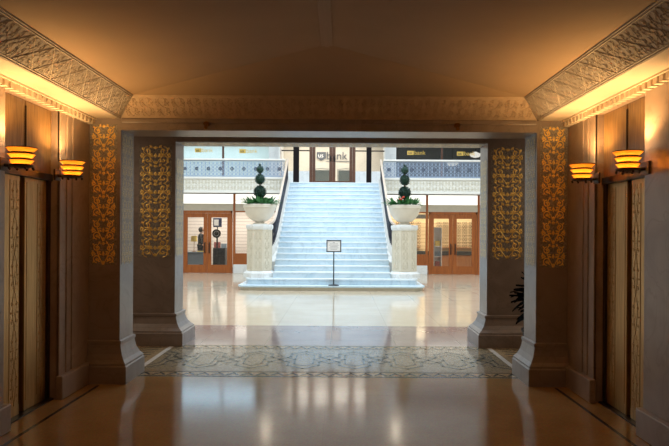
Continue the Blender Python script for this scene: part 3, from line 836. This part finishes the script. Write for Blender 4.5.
# ------------------------------------------------------------------ sign stand
sg = empty('sign_stand', (-.04, 16.65, Z0)); tag(sg, 'black pole stand with framed white notice at the foot of the stairs', 'sign')
bm = bmesh.new(); lathe(bm, [(.001, 0), (.145, 0), (.145, .012), (.12, .022), (.03, .03), (.001, .03)], 0, 0, 24); mesh_obj('base', bm, M['black'], sg, True)
bm = bmesh.new(); tube(bm, [(0, 0, .02), (0, 0, .90)], .016, 10); mesh_obj('pole', bm, M['black'], sg)
fw, z0, z1 = .195, .885, 1.20
fm = B('sign_frame', M['black'], sg, (-fw, fw, -.015, .015, z0, z0 + .025), (-fw, fw, -.015, .015, z1 - .025, z1), (-fw, -fw + .025, -.015, .015, z0, z1), (fw - .025, fw, -.015, .015, z0, z1))
pp = B('notice_sheet', M['paper'], sg, (-fw + .025, fw - .025, -.006, .006, z0 + .025, z1 - .025))
bm = bmesh.new()
for i, w_ in enumerate((.03, .11, .13, .10, .12, .09)):
    zz = z1 - .062 - i * .036
    box(bm, -w_, w_, -.0085, -.005, zz - .006, zz + .006)
mesh_obj('print', bm, M['ink'], pp)

# ------------------------------------------------------------------ balcony
struct(B('floor_balcony', M['white_marble'], None, (-9.5, -1.75 + SX, 22.72, 23.2, 3.1, 3.335), (1.75 + SX, 9.5, 22.72, 23.2, 3.1, 3.335), (-9.5, 9.5, 23.2, 30, 3.1, 3.335)))
def fascia(x0, x1, num):
    o = struct(B('trim_%d' % num, M['fascia'], None, (x0, x1, 22.56, 22.72, 2.95, 3.49), (x0, x1, 22.52, 22.74, 3.43, 3.50), (x0, x1, 22.53, 22.73, 2.93, 3.0)))
    bm = bmesh.new(); n = int((x1 - x0) / .23); mw = (x1 - x0) / n
    fr = Frame((x0, 22.56, 3.02), (1, 0, 0), (0, 0, 1))
    for i in range(n):
        for j in range(2): damask(bm, fr, i * mw, j * .195, mw, .19, .02, .012)
    mesh_obj('carved_ornament', bm, M['fascia_rel'], o)
fascia(-9.5, -1.86, 9); fascia(1.66, 9.5, 10)
def balcony_rail(x0, x1, label):
    root = empty('balcony_railing', ((x0 + x1) / 2, 22.64, 3.5)); tag(root, label, 'railing', 'balcony railings')
    h = (x1 - x0) / 2
    B('handrail', M['rail_white'], root, (-h, h, -.06, .06, .60, .66), bev=.01)
    bm = bmesh.new()
    for z in (.015, .565): box(bm, -h, h, -.015, .015, z, z + .03)
    n = int(2 * h / .135); p = 2 * h / n
    for i in range(n):
        cx = -h + (i + .5) * p
        box(bm, cx - p / 2 - .01, cx - p / 2 + .01, -.012, .012, .03, .57)
        for j in range(4):
            torus(bm, (cx, 0, .11 + j * .127), .052, .012, 'y', 10, 4)
            sphere(bm, (cx, 0, .11 + j * .127), .018, 6, 4)
    mesh_obj('iron_panel', bm, M['iron_pale'], root)
    n = int(2 * h / .405); p = 2 * h / n
    for i in range(n):
        if i == 0:
            bm = bmesh.new()
            torus(bm, (0, -.018, 0), .05, .016, 'y', 12, 6); box(bm, -.05, .05, -.024, -.012, -.007, .007); box(bm, -.007, .007, -.024, -.012, -.05, .05)
            r0 = mesh_obj('rosette', bm, M['iron_mid'], root); r = r0
        else:
            r = r0.copy(); COL.objects.link(r)
        r.location = (-h + (i + .5) * p, 0, .30)
    return root
balcony_rail(-9.5, -1.86, 'pale iron balcony railing left of the staircase top')
balcony_rail(1.66, 9.5, 'pale iron balcony railing right of the staircase top')

# ------------------------------------------------------------------ ground floor shop fronts
YS = 23.3
def post(x, w_, z0, z1, mat, y=YS, num=[20]):
    num[0] += 1
    return struct(B('trim_%d' % num[0], mat, None, (x - w_ / 2, x + w_ / 2, y - .04, y + .06, z0, z1)))
for x in (-5.76, -3.79, 3.33, 5.24): post(x, .08, 0, 2.93, M['doorwood'])
struct(B('beam_shopfront', M['stone_head'], None, (-9.5, -5.80, YS - .03, YS + .1, 2.31, 2.57), (-5.72, -3.83, YS - .03, YS + .1, 2.31, 2.57), (-3.75, -1.9, YS - .03, YS + .1, 2.31, 2.57), (1.75, 3.29, YS - .03, YS + .1, 2.31, 2.57), (3.37, 5.20, YS - .03, YS + .1, 2.31, 2.57), (5.28, 9.5, YS - .03, YS + .1, 2.31, 2.57)))
wn = 0
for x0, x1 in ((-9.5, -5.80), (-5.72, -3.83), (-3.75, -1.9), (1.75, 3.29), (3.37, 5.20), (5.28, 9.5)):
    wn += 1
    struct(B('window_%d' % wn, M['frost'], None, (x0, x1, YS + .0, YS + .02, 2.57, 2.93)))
struct(B('wall_under_stairs', M['wall_white'], None, (-1.9, 1.75, YS - .1, YS + .1, 0, 3.1)))
struct(B('wall_shopfront_left', M['wall_white'], None, (-9.5, -5.80, YS - .03, YS + .1, 0, 2.31)))
struct(B('wall_shopfront_right', M['wall_white'], None, (5.28, 9.5, YS - .03, YS + .1, 0, 2.31)))
def shop_window(x0, x1, num, low):
    wn = empty('window_%d' % num, ((x0 + x1) / 2, YS, 0)); struct(wn); h = (x1 - x0) / 2
    B('bulkhead', low, wn, (-h, h, -.03, .06, .33, .70))
    B('marble_base', M['white_marble'], wn, (-h - .05, h + .05, -.14, .06, .0, .33), bev=.008)
    B('window_frame', M['doorwood'], wn, (-h, h, -.03, .05, 2.26, 2.31), (-h, h, -.04, .05, .70, .74))
    B('pane', M['glass'], wn, (-h, h, .0, .01, .74, 2.26))
shop_window(-3.75, -1.9, 7, M['doorwood']); shop_window(1.75, 3.29, 8, M['doorwood'])
def double_door(x0, x1, num, label, z0=0, z1=2.31, y=YS, mat='doorwood', hand='black'):
    root = empty('door_%d' % num, ((x0 + x1) / 2, y, z0)); struct(root, label, 'door'); h = (x1 - x0) / 2; H = z1 - z0
    B('door_frame', M[mat], root, (-h, -h + .06, -.05, .06, 0, H), (h - .06, h, -.05, .06, 0, H), (-h, h, -.05, .06, H - .09, H), bev=.005)
    for s in (-1, 1):
        a, b = (.006, h - .065)
        lf = empty('door_leaf'); lf.parent = root
        xx = lambda u, v: (s * u, s * v)
        sw = .135
        B('leaf_frame', M[mat], lf, (*xx(a, a + sw), -.025, .025, .01, H - .095), (*xx(b - sw * .9, b), -.025, .025, .01, H - .095), (*xx(a + sw, b - sw * .9), -.025, .025, .01, .31), (*xx(a + sw, b - sw * .9), -.025, .025, H - .25, H - .095))
        B('pane', M['glass'], lf, (*xx(a + sw, b - sw * .9), -.005, .005, .31, H - .25))
        bm = bmesh.new(); px = s * (a + sw * .55)
        tube(bm, [(px, -.03, .75), (px, -.085, .78), (px, -.085, 1.10), (px, -.03, 1.13)], .02, 8)
        mesh_obj('handle', bm, M[hand], lf)
    return root
double_door(-5.70, -3.86, 3, 'red-brown glazed double door of the shop left of the stairs')
double_door(3.40, 5.18, 4, 'red-brown glazed double door of the shop right of the stairs')

# shop interiors
for s, nm, sm in ((-1, 'left', 'slat'), (1, 'right', 'slatwarm')):
    a, b = (-9.5, -1.9) if s < 0 else (1.75, 9.5)
    struct(B('wall_shop_' + nm, M[sm], None, (a, b, 27.0, 27.2, 0, 3.1)))
    struct(B('floor_shop_' + nm, M['shopfloor'], None, (a, b, 23.3, 27.2, -.2, -.0)))
    struct(B('wall_shop_side_' + nm, M['wall_white'], None, ((-1.9, -1.8, YS + .1, 27, 0, 3.1) if s < 0 else (1.65, 1.75, YS + .1, 27, 0, 3.1))))
    struct(B('ceiling_shop_' + nm, M['wall_white'], None, (a, b, YS + .1, 27.0, 2.62, 2.72)))

def area(name, loc, sx, sy, energy, color, rot=(0, 0, 0), spread=None):
    ld = bpy.data.lights.new(name, 'AREA'); ld.shape = 'RECTANGLE'; ld.size = sx; ld.size_y = sy; ld.energy = energy; ld.color = color
    if spread: ld.spread = spread
    o = bpy.data.objects.new(name, ld); o.location = loc; o.rotation_euler = rot; COL.objects.link(o); return o
area('shop_light', (-4.4, 25.6, 2.60), 4.5, 1.6, 130, (1.0, 0.90, 0.80))
area('shop_light', (4.2, 25.6, 2.60), 4.5, 1.6, 170, (1.0, 0.80, 0.52))

# left shop: desk, lamp, screen, round sign, boxes, person
d = empty('desk', (-5.22, 24.75, 0)); tag(d, 'blue-grey desk behind the left shop door', 'desk')
B('desk_top', M['bluegrey'], d, (-.75, .25, -.3, .3, .70, .74), bev=.005)
B('front_panel', M['bluegrey'], d, (-.70, .20, -.22, -.18, .25, .70))
for x in (-.70, .20):
    for y in (-.25, .25): B('leg', M['signgrey'], d, (x - .02, x + .02, y - .02, y + .02, 0, .70))
lm = empty('table_lamp', (-5.62, 24.80, .74)); tag(lm, 'yellow shaded lamp on the blue-grey desk', 'lamp')
bm = bmesh.new(); lathe(bm, [(.001, 0), (.08, 0), (.08, .015), (.02, .03), (.012, .05), (.012, .42), (.001, .42)], 0, 0, 14); mesh_obj('base', bm, M['brass'], lm, True)
bm = bmesh.new(); lathe(bm, [(.13, .40), (.11, .62), (.105, .62), (.125, .40)], 0, 0, 20, caps=False); mesh_obj('lamp_shade', bm, M['yellow'], lm, True)
fo = B('folder', M['yellow'], None, (-5.45, -5.15, 24.55, 24.75, .741, .775), bev=.004); tag(fo, 'flat yellow folder lying on the blue-grey desk', 'folder')
cr = empty('monitor_screen', (-4.80, 25.3, 0)); tag(cr, 'navy and white screen on a tall post above the round black sign', 'screen')
B('screen_housing', M['navy'], cr, (-.17, .17, -.03, .03, 1.72, 2.08), bev=.01)
B('screen_face', M['paper'], cr, (-.13, .05, -.034, -.028, 1.78, 2.02))
bm = bmesh.new(); lathe(bm, [(.001, 0), (.18, 0), (.18, .02), (.02, .03), (.02, 1.74), (.001, 1.74)], 0, 0, 14); mesh_obj('post', bm, M['black'], cr)
rs = empty('round_sign', (-4.70, 24.6, 0)); tag(rs, 'round black disc sign on a slim stand behind the left glass door', 'sign')
bm = bmesh.new(); prism(bm, [(.17 * math.cos(2 * PI * i / 28), 1.46 + .17 * math.sin(2 * PI * i / 28)) for i in range(28)], 'y', -.015, .015); mesh_obj('disc', bm, M['black'], rs)
bm = bmesh.new(); torus(bm, (0, -.016, 1.46), .095, .012, 'y', 20, 6); mesh_obj('ring_emblem', bm, M['ink'], rs)
bm = bmesh.new(); lathe(bm, [(.001, 0), (.14, 0), (.14, .015), (.012, .025), (.012, 1.30), (.001, 1.30)], 0, 0, 14); mesh_obj('stand', bm, M['black'], rs)
cb = empty('cabinet'); cb.location = (-4.90, 26.2, 0); tag(cb, 'black low cabinet behind the right leaf of the left door', 'cabinet')
B('cabinet_body', M['dark_counter'], cb, (-.22, .30, -.2, .2, 0, .86), bev=.006)
B('cabinet_door', M['black'], cb, (-.20, .035, -.22, -.2, .05, .82), (.045, .28, -.22, -.2, .05, .82))
for i, (x, z, w_, h_, m_) in enumerate(((-4.98, .86, .12, .24, 'boxred'), (-4.70, .86, .10, .18, 'bluegrey'))):
    bb = B('box', M[m_], None, (x - w_, x + w_, 26.1, 26.3, z, z + h_), bev=.004)
    tag(bb, ('dark red box on the black low cabinet', 'blue-grey box on the black low cabinet')[i], 'box')
dp = empty('display_shelf', (-2.9, 26.3, 0)); tag(dp, 'low counter with dark top seen through the window left of the stairs', 'counter')
B('counter_body', M['counter_wood'], dp, (-.8, .95, -.25, .25, 0, .86)); B('counter_top', M['dark_counter'], dp, (-.82, .97, -.28, .28, .86, .93))

def skin_mesh(name, pts, edges, radii, mat, parent, sub=1):
    me = bpy.data.meshes.new(name); me.from_pydata(pts, edges, []); o = bpy.data.objects.new(name, me); COL.objects.link(o)
    md = o.modifiers.new('skin', 'SKIN')
    for i, r in enumerate(radii): me.skin_vertices[0].data[i].radius = (r, r) if not isinstance(r, tuple) else r
    me.skin_vertices[0].data[0].use_root = True
    sb = o.modifiers.new('sub', 'SUBSURF'); sb.levels = sub; sb.render_levels = sub
    dg = bpy.context.evaluated_depsgraph_get(); m2 = bpy.data.meshes.new_from_object(o.evaluated_get(dg))
    bpy.data.objects.remove(o)
    m2.materials.clear(); m2.materials.append(mat); m2.name = name
    m2.polygons.foreach_set('use_smooth', [True] * len(m2.polygons))
    r = bpy.data.objects.new(name, m2); COL.objects.link(r); r.parent = parent
    return r
def person(loc, rz, label):
    root = empty('person', loc, rz); tag(root, label, 'person')
    # faces +x
    P = [(0, 0, .94), (0, 0, 1.10), (0, 0, 1.30), (0, 0, 1.42), (.01, 0, 1.50), (.02, 0, 1.60),
         (0, -.19, 1.38), (.02, -.24, 1.12), (.14, -.22, .96), (0, .19, 1.38), (.02, .24, 1.12), (.12, .22, .95),
         (0, -.10, .90), (.02, -.10, .50), (0, -.10, .08), (.13, -.10, .04), (0, .10, .90), (.02, .10, .50), (-.02, .10, .08), (.11, .10, .04)]
    E = [(0, 1), (1, 2), (2, 3), (3, 4), (4, 5), (3, 6), (6, 7), (7, 8), (3, 9), (9, 10), (10, 11), (0, 12), (12, 13), (13, 14), (14, 15), (0, 16), (16, 17), (17, 18), (18, 19)]
    Rr = [.13, .115, .135, .07, .05, .09, .055, .042, .03, .055, .042, .03, .085, .058, .042, .032, .085, .058, .042, .032]
    skin_mesh('body', P, E, Rr, M['skin'], root)
    skin_mesh('jacket', [P[i] for i in (1, 0, 2, 3, 6, 7, 9, 10)] + [(.10, -.225, 1.01), (.09, .225, 1.0)], [(0, 1), (0, 2), (2, 3), (3, 4), (4, 5), (5, 8), (3, 6), (6, 7), (7, 9)], [.15, .16, .16, .09, .072, .058, .072, .058, .045, .045], M['coat'], root)
    skin_mesh('trousers', [P[i] for i in (0, 12, 13, 14, 16, 17, 18)], [(0, 1), (1, 2), (2, 3), (0, 4), (4, 5), (5, 6)], [.135, .1, .072, .06, .1, .072, .06], M['trouser'], root)
    bm = bmesh.new(); sphere(bm, (-.012, 0, 1.615), .112, 14, 10, 1.05); mesh_obj('hair', bm, M['hair'], root, True)
    bm = bmesh.new(); lathe(bm, [(.02, 1.545), (.065, 1.55), (.085, 1.59), (.083, 1.63), (.06, 1.68), (.01, 1.70)], .045, 0, 14); leafp = [(.125, 0, 1.60), (.148, 0, 1.585), (.12, 0, 1.575)]
    tube(bm, leafp, [.012, .013, .01], 6); mesh_obj('face', bm, M['skin'], root, True)
    for y in (-.03, .03):
        bm = bmesh.new(); sphere(bm, (.122, y, 1.625), .010, 8, 6); mesh_obj('eye', bm, M['hair'], root)
    bm = bmesh.new(); box(bm, .12, .128, -.025, .025, 1.558, 1.566); mesh_obj('mouth', bm, M['boxred'], root)
    for (x, y) in ((.165, -.215), (.145, .215)):
        bm = bmesh.new()
        for k in range(4): tube(bm, [(x - .01, y + (k - 1.5) * .016, .955), (x + .045, y + (k - 1.5) * .018, .93), (x + .06, y + (k - 1.5) * .018, .90)], .008, 6)
        tube(bm, [(x - .015, y - .02 * (1 if y > 0 else -1), .955), (x + .025, y - .05 * (1 if y > 0 else -1), .94)], .009, 6)
        mesh_obj('fingers', bm, M['skin'], root)
person((-5.50, 25.55, 0), 0, 'person in dark clothes with dark hair standing behind the left glass door')

# right shop: racks of spectacles, counter, equipment
rk = empty('display_counter', (3.7, 26.2, 0)); tag(rk, 'long wooden counter with dark top in the right shop', 'counter')
B('counter_body', M['counter_wood'], rk, (-1.8, 2.3, -.25, .25, 0, .62)); B('counter_top', M['dark_counter'], rk, (-1.82, 2.32, -.28, .28, .62, .78), bev=.01)
sf = B('valance', M['dark_counter'], None, (2.9, 6.0, 26.0, 26.15, 2.12, 2.30)); tag(sf, 'dark valance strip hanging over the display wall in the right shop', 'valance')
eq = empty('display_stand', (3.92, 24.6, 0)); tag(eq, 'white tiered stand just inside the right glass door', 'stand')
B('stand_frame', M['paper'], eq, (-.16, -.13, -.15, .15, 0, 1.75), (.13, .16, -.15, .15, 0, 1.75), (-.16, .16, .12, .15, 0, 1.75))
for z in (.2, .6, 1.0, 1.4, 1.72): B('shelf', M['paper'], eq, (-.13, .13, -.15, .12, z, z + .03))
for z, m_, lab in ((.23, 'boxred', 'dark red box on the bottom tier of the white stand'), (.63, 'bluegrey', 'blue-grey box on the second tier of the white stand'), (1.03, 'yellow', 'yellow box on the middle tier of the white stand')):
    tag(B('box', M[m_], None, (3.83, 4.01, 24.50, 24.66, z, z + .2), bev=.004), lab, 'box')
cols = [2.05, 2.3, 2.55, 2.8, 3.05, 4.35, 4.62, 4.89, 5.16, 5.5, 5.75]
def spectacles():
    bm = bmesh.new()
    for s in (-1, 1):
        torus(bm, (s * .035, 0, 0), .03, .006, 'y', 10, 4); tube(bm, [(s * .066, 0, .008), (s * .07, .12, .006)], .004, 4)
    tube(bm, [(-.008, 0, .006), (.008, 0, .006)], .005, 4)
    return mesh_obj('eyeglasses', bm, M['frame_brown'])
for x0, x1, lab in ((1.95, 3.55, 'thin ledge under the eyeglasses seen through the window right of the stairs'), (4.25, 5.85, 'thin ledge under the eyeglasses seen through the right shop door')):
    tag(B('display_ledge', M['counter_wood'], None, (x0, x1, 26.8, 27.0, .90, .922)), lab, 'shelf')
g0 = spectacles(); first = True
for x in (2.05, 2.33, 2.61, 2.89, 3.17, 3.45, 4.35, 4.62, 4.89, 5.16, 5.44, 5.72):
    for j in range(8):
        g = g0 if first else g0.copy()
        if not first: COL.objects.link(g)
        first = False
        g.location = (x, 26.875, .98 + j * .14); g.scale = (1.5, 1, 1.5)
        tag(g, 'brown framed eyeglasses in the rows on the warm lit display wall', 'eyeglasses', 'eyeglasses on the display wall')

# ------------------------------------------------------------------ upper floor
YU = 26.0; ZU = 3.335
struct(B('ceiling_upper', M['wall_white'], None, (-9.5, 9.5, 25.9, 30, 5.7, 5.9)))
struct(B('wall_upper_front', M['wall_white'], None, (-9.5, 9.5, 25.9, 26.1, 5.9, 8.0)))
struct(B('wall_upper_back', M['wall_cream'], None, (-9.5, 2.2, 29.0, 29.2, ZU, 5.7)))
struct(B('wall_upper_back_right', M['wall_dim'], None, (2.2, 9.5, 29.0, 29.2, ZU, 5.7)))
struct(B('wall_upper_divider_left', M['wall_white'], None, (-2.65, -2.5, 26.1, 29, ZU, 5.7)))
struct(B('wall_upper_divider_right', M['wall_dim'], None, (2.1, 2.25, 26.1, 29, ZU, 5.7)))
for x0, x1, lab in ((-2.82, -2.36, 'white square pillar on the balcony left of the upper doors'), (1.92, 2.40, 'white square pillar on the balcony right of the upper doors')):
    struct(B('pillar', M['white_marble'], None, (x0, x1, YU - .2, YU + .1, ZU, 5.9)), lab, 'pillar')
# shop windows left and right
def upper_window(x0, x1, num, mull, gl):
    wn = empty('window_%d' % num, ((x0 + x1) / 2, YU, ZU)); struct(wn); h = (x1 - x0) / 2; cx = (x0 + x1) / 2
    B('window_frame', M['doorwood_dark'], wn, (-h, h, -.04, .04, 0, .35), (-h, h, -.04, .04, 2.3, 2.37), *[(m - cx - .04, m - cx + .04, -.05, .05, .35, 2.3) for m in mull])
    B('pane', M[gl], wn, (-h, h, -.006, .006, .35, 2.3))
upper_window(-9.5, -2.82, 9, (-7.1, -4.72), 'glass'); upper_window(2.40, 9.5, 10, (4.30, 6.6), 'glass_dark')
def gold_sign(x, z, where, mat='gold_letter'):
    root = empty('window_sign', (x, YU - .03, z)); tag(root, where, 'sign', 'gold window signs')
    B('logo_block', M[mat], root, (-.33, -.06, -.006, .006, -.085, .085))
    text('lettering', 'us', .17, M['dark_counter'], (-.29, -.012, .0), root)
    text('lettering', 'bank', .24, M[mat], (-.04, -.006, .0), root)
gold_sign(-5.55, 4.88, 'gold lettered sign on the upper left window, farther from the stairs')
gold_sign(-3.72, 4.86, 'gold lettered sign on the upper left window, nearer the stairs')
gold_sign(3.20, 4.83, 'gold lettered sign on the dark upper right window, nearer the stairs')
gold_sign(5.25, 4.81, 'gold lettered sign on the dark upper right window, farther from the stairs')
# entrance screen at the stair head
YE = 25.2
def epost(px): return (px - 340) / 630 * YE + .12
def vpost(x, w_, mat, num):
    struct(B('trim_%d' % num, M[mat], None, (x - w_ / 2, x + w_ / 2, YE - .06, YE + .06, ZU, 5.7)))
for i, (px, w_, m_) in enumerate(((295.8, .23, 'post_black'), (368.5, .2, 'post_black'))): vpost(epost(px), w_, m_, 40 + i)
x0, x1 = epost(309), epost(355)
def entrance():
    root = empty('door_5', ((x0 + x1) / 2, YE, ZU)); struct(root, 'dark brown glazed double door at the head of the stairs', 'door'); h = (x1 - x0) / 2
    B('door_frame', M['doorwood_dark'], root, (-h, -h + .12, -.06, .06, 0, 2.36), (h - .12, h, -.06, .06, 0, 2.36), (-h, h, -.06, .06, 2.24, 2.36))
    for s in (-1, 1):
        lf = empty('door_leaf'); lf.parent = root
        xx = lambda u, v: (s * u, s * v)
        B('leaf_frame', M['doorwood_dark'], lf, (*xx(.001, .125), -.03, .03, .01, 2.235), (*xx(h - .24, h - .125), -.03, .03, .01, 2.235), (*xx(.125, h - .24), -.03, .03, .01, .25), (*xx(.125, h - .24), -.03, .03, 2.1, 2.235))
        B('pane', M['glass'], lf, (*xx(.125, h - .24), -.004, .004, .25, 2.1))
        bm = bmesh.new(); tube(bm, [(s * .07, -.03, 1.05), (s * .07, -.09, 1.07), (s * .07, -.09, 1.22), (s * .07, -.03, 1.24)], .025, 8); mesh_obj('handle', bm, M['black'], lf)
entrance()
for i, (a, b) in enumerate(((epost(281), epost(292.9)), (epost(298.8), epost(309)), (epost(355), epost(365.9)), (epost(371), epost(384)))):
    wn = empty('window_%d' % (11 + i), ((a + b) / 2, YE, ZU)); struct(wn); h = (b - a) / 2 - .002
    B('bulkhead', M['white_marble'], wn, (-h, h, -.06, .06, 0, .64))
    B('window_frame', M['post_black'], wn, (-h, h, -.03, .03, 1.44, 1.48), (-h, h, -.03, .03, 2.3, 2.36))
    B('pane', M['glass'], wn, (-h, h, -.005, .005, .64, 1.44), (-h, h, -.005, .005, 1.48, 2.3))
struct(B('wall_entrance_head', M['wall_white'], None, (-2.36, 1.92, YE - .1, YE + .1, 5.695, 5.9)))
struct(B('wall_entrance_side_left', M['wall_white'], None, (-2.36, -2.30, YE + .0, YU + .1, ZU, 5.7)))
struct(B('wall_entrance_side_right', M['wall_white'], None, (1.88, 1.92, YE + .0, YU + .1, ZU, 5.7)))
# grey bank sign on the lobby wall
YW = 28.98
bs = empty('wall_sign', (-.5, YW, 5.02)); tag(bs, 'grey shield and lettering sign on the cream wall behind the upper doors', 'sign')
bm = bmesh.new(); prism(bm, [(-.47, .20), (-.05, .20), (-.05, -.08), (-.26, -.20), (-.47, -.08)], 'y', -.04, 0); mesh_obj('shield', bm, M['signgrey'], bs)
text('lettering', 'us', .30, M['paper'], (-.42, -.05, .04), bs)
text('lettering', 'bank', .50, M['signgrey'], (-.03, -.02, .02), bs, ext=.012)
B('underline', M['signgrey'], bs, (-.05, 1.05, -.02, 0, -.235, -.215))
# armchairs in the upper lobby
def armchair():
    root = empty('armchair')
    B('seat', M['upholst'], root, (-.30, .30, -.28, .28, .25, .44), bev=.03)
    B('backrest', M['upholst'], root, (-.32, .32, -.38, -.27, .25, .80), bev=.03)
    bm = bmesh.new()
    for s in (-1, 1): tube(bm, [(s * .35, -.33, .50), (s * .35, -.30, .84), (s * .35, .1, .66), (s * .35, .26, .60), (s * .35, .28, 0)], .022, 8)
    tube(bm, [(-.35, -.30, .84), (0, -.36, .87), (.35, -.30, .84)], .022, 8)
    mesh_obj('frame', bm, M['chairframe'], root)
    for s in (-1, 1):
        B('leg', M['chairframe'], root, (s * .28 - .02, s * .28 + .02, -.32, -.28, 0, .25)); B('leg', M['chairframe'], root, (s * .28 - .02, s * .28 + .02, .22, .26, 0, .25))
    return root
a0 = armchair()
for i, (x, lab) in enumerate(((-.66, 'grey-green armchair behind the left leaf of the upper door'), (.36, 'grey-green armchair behind the right leaf of the upper door'))):
    o = a0 if i == 0 else copy_tree(a0); o.location = (x, 26.7, ZU); tag(o, lab, 'armchair', 'armchairs in the upper lobby')
# pendant lamps in the dark right window
def pendant():
    root = empty('pendant_lamp')
    bm = bmesh.new(); tube(bm, [(0, 0, .2), (0, 0, 1.6)], .012, 6); mesh_obj('rod', bm, M['black'], root)
    bm = bmesh.new(); lathe(bm, [(.03, -.06), (.16, -.03), (.24, .04), (.26, .10), (.10, .16), (.04, .20), (.01, .20)], 0, 0, 20); mesh_obj('glass_bowl', bm, M['pendant'], root, True)
    return root
p0 = pendant()
for i, (x, y, z, lab) in enumerate(((5.0, 27.4, 4.50, 'lit white pendant lamp low in the dark upper right window'), (5.95, 27.2, 4.85, 'lit white pendant lamp high at the end of the upper right window'))):
    o = p0 if i == 0 else copy_tree(p0); o.location = (x, y, z)
    for ch in o.children:
        if ch.name.startswith('rod'): ch.scale = (1, 1, (5.7 - z) / 1.6)
    tag(o, lab, 'pendant lamp', 'pendant lamps on the upper floor')

# globe lamps high on the atrium wall (their gleam shows in the polished floor)
def globe():
    root = empty('globe_lamp')
    bm = bmesh.new(); box(bm, -.06, .06, -.03, 0, -.12, .12, bev=.01); tube(bm, [(0, -.02, 0), (0, -.2, -.02), (0, -.24, .06)], .015, 8); mesh_obj('bracket', bm, M['bronze_dark'], root)
    bm = bmesh.new(); sphere(bm, (0, -.24, .22), .17, 18, 12); mesh_obj('glass_globe', bm, M['lampwhite'], root, True)
    return root
gl0 = globe()
for i, x in enumerate((-2.85, 2.45)):
    o = gl0 if i == 0 else copy_tree(gl0); o.location = (x, 25.9, 6.35)
    tag(o, ('lit globe lamp mirrored as a gleam in the floor, left one', 'lit globe lamp mirrored as a gleam in the floor, right one')[i], 'wall lamp', 'globe lamps on the upper wall')

# ------------------------------------------------------------------ light
area('skylight_daylight', (0, 16.2, 7.95), 14.0, 11.4, 1720, (0.76, 0.89, 1.0))
area('hall_rear_fill', (0, YB + .1, 1.6), 3.0, 2.2, 36, (1.0, 0.77, 0.54), (-PI / 2, 0, 0))  # added soft fill with no fixture, lifts the hall's shadows
for s in (-1, 1): area('passage_fill', (s * 4.0, 7.8, 2.95), 1.2, .5, 19, (1.0, 0.80, 0.58))  # added fill under each passage ceiling, brightens the rear pillars
area('upper_light', (-6.0, 27.5, 5.65), 5.5, 2.0, 150, (0.50, 0.76, 1.0))
area('upper_light', (-.3, 27.6, 5.65), 3.6, 2.0, 105, (1.0, 0.90, 0.82))
w = bpy.data.worlds.new('World'); SC.world = w; w.use_nodes = True
w.node_tree.nodes['Background'].inputs[0].default_value = (0.75, 0.87, 1.0, 1); w.node_tree.nodes['Background'].inputs[1].default_value = 0.4

# ------------------------------------------------------------------ camera
cd = bpy.data.cameras.new('Camera'); cam = bpy.data.objects.new('Camera', cd); COL.objects.link(cam)
cam.location = (.12, 0, 1.55); cam.rotation_euler = (PI / 2, math.radians(-.35), 0)
cd.sensor_width = 36; cd.lens = 630 / 669 * 36; cd.shift_x = -5.5 / 669; cd.shift_y = 9 / 669; cd.clip_end = 200
SC.camera = cam
SC.view_settings.view_transform = 'Standard'; SC.view_settings.look = 'None'; SC.view_settings.gamma = 1; SC.view_settings.exposure = 0.0
SC.view_settings.use_curve_mapping = False
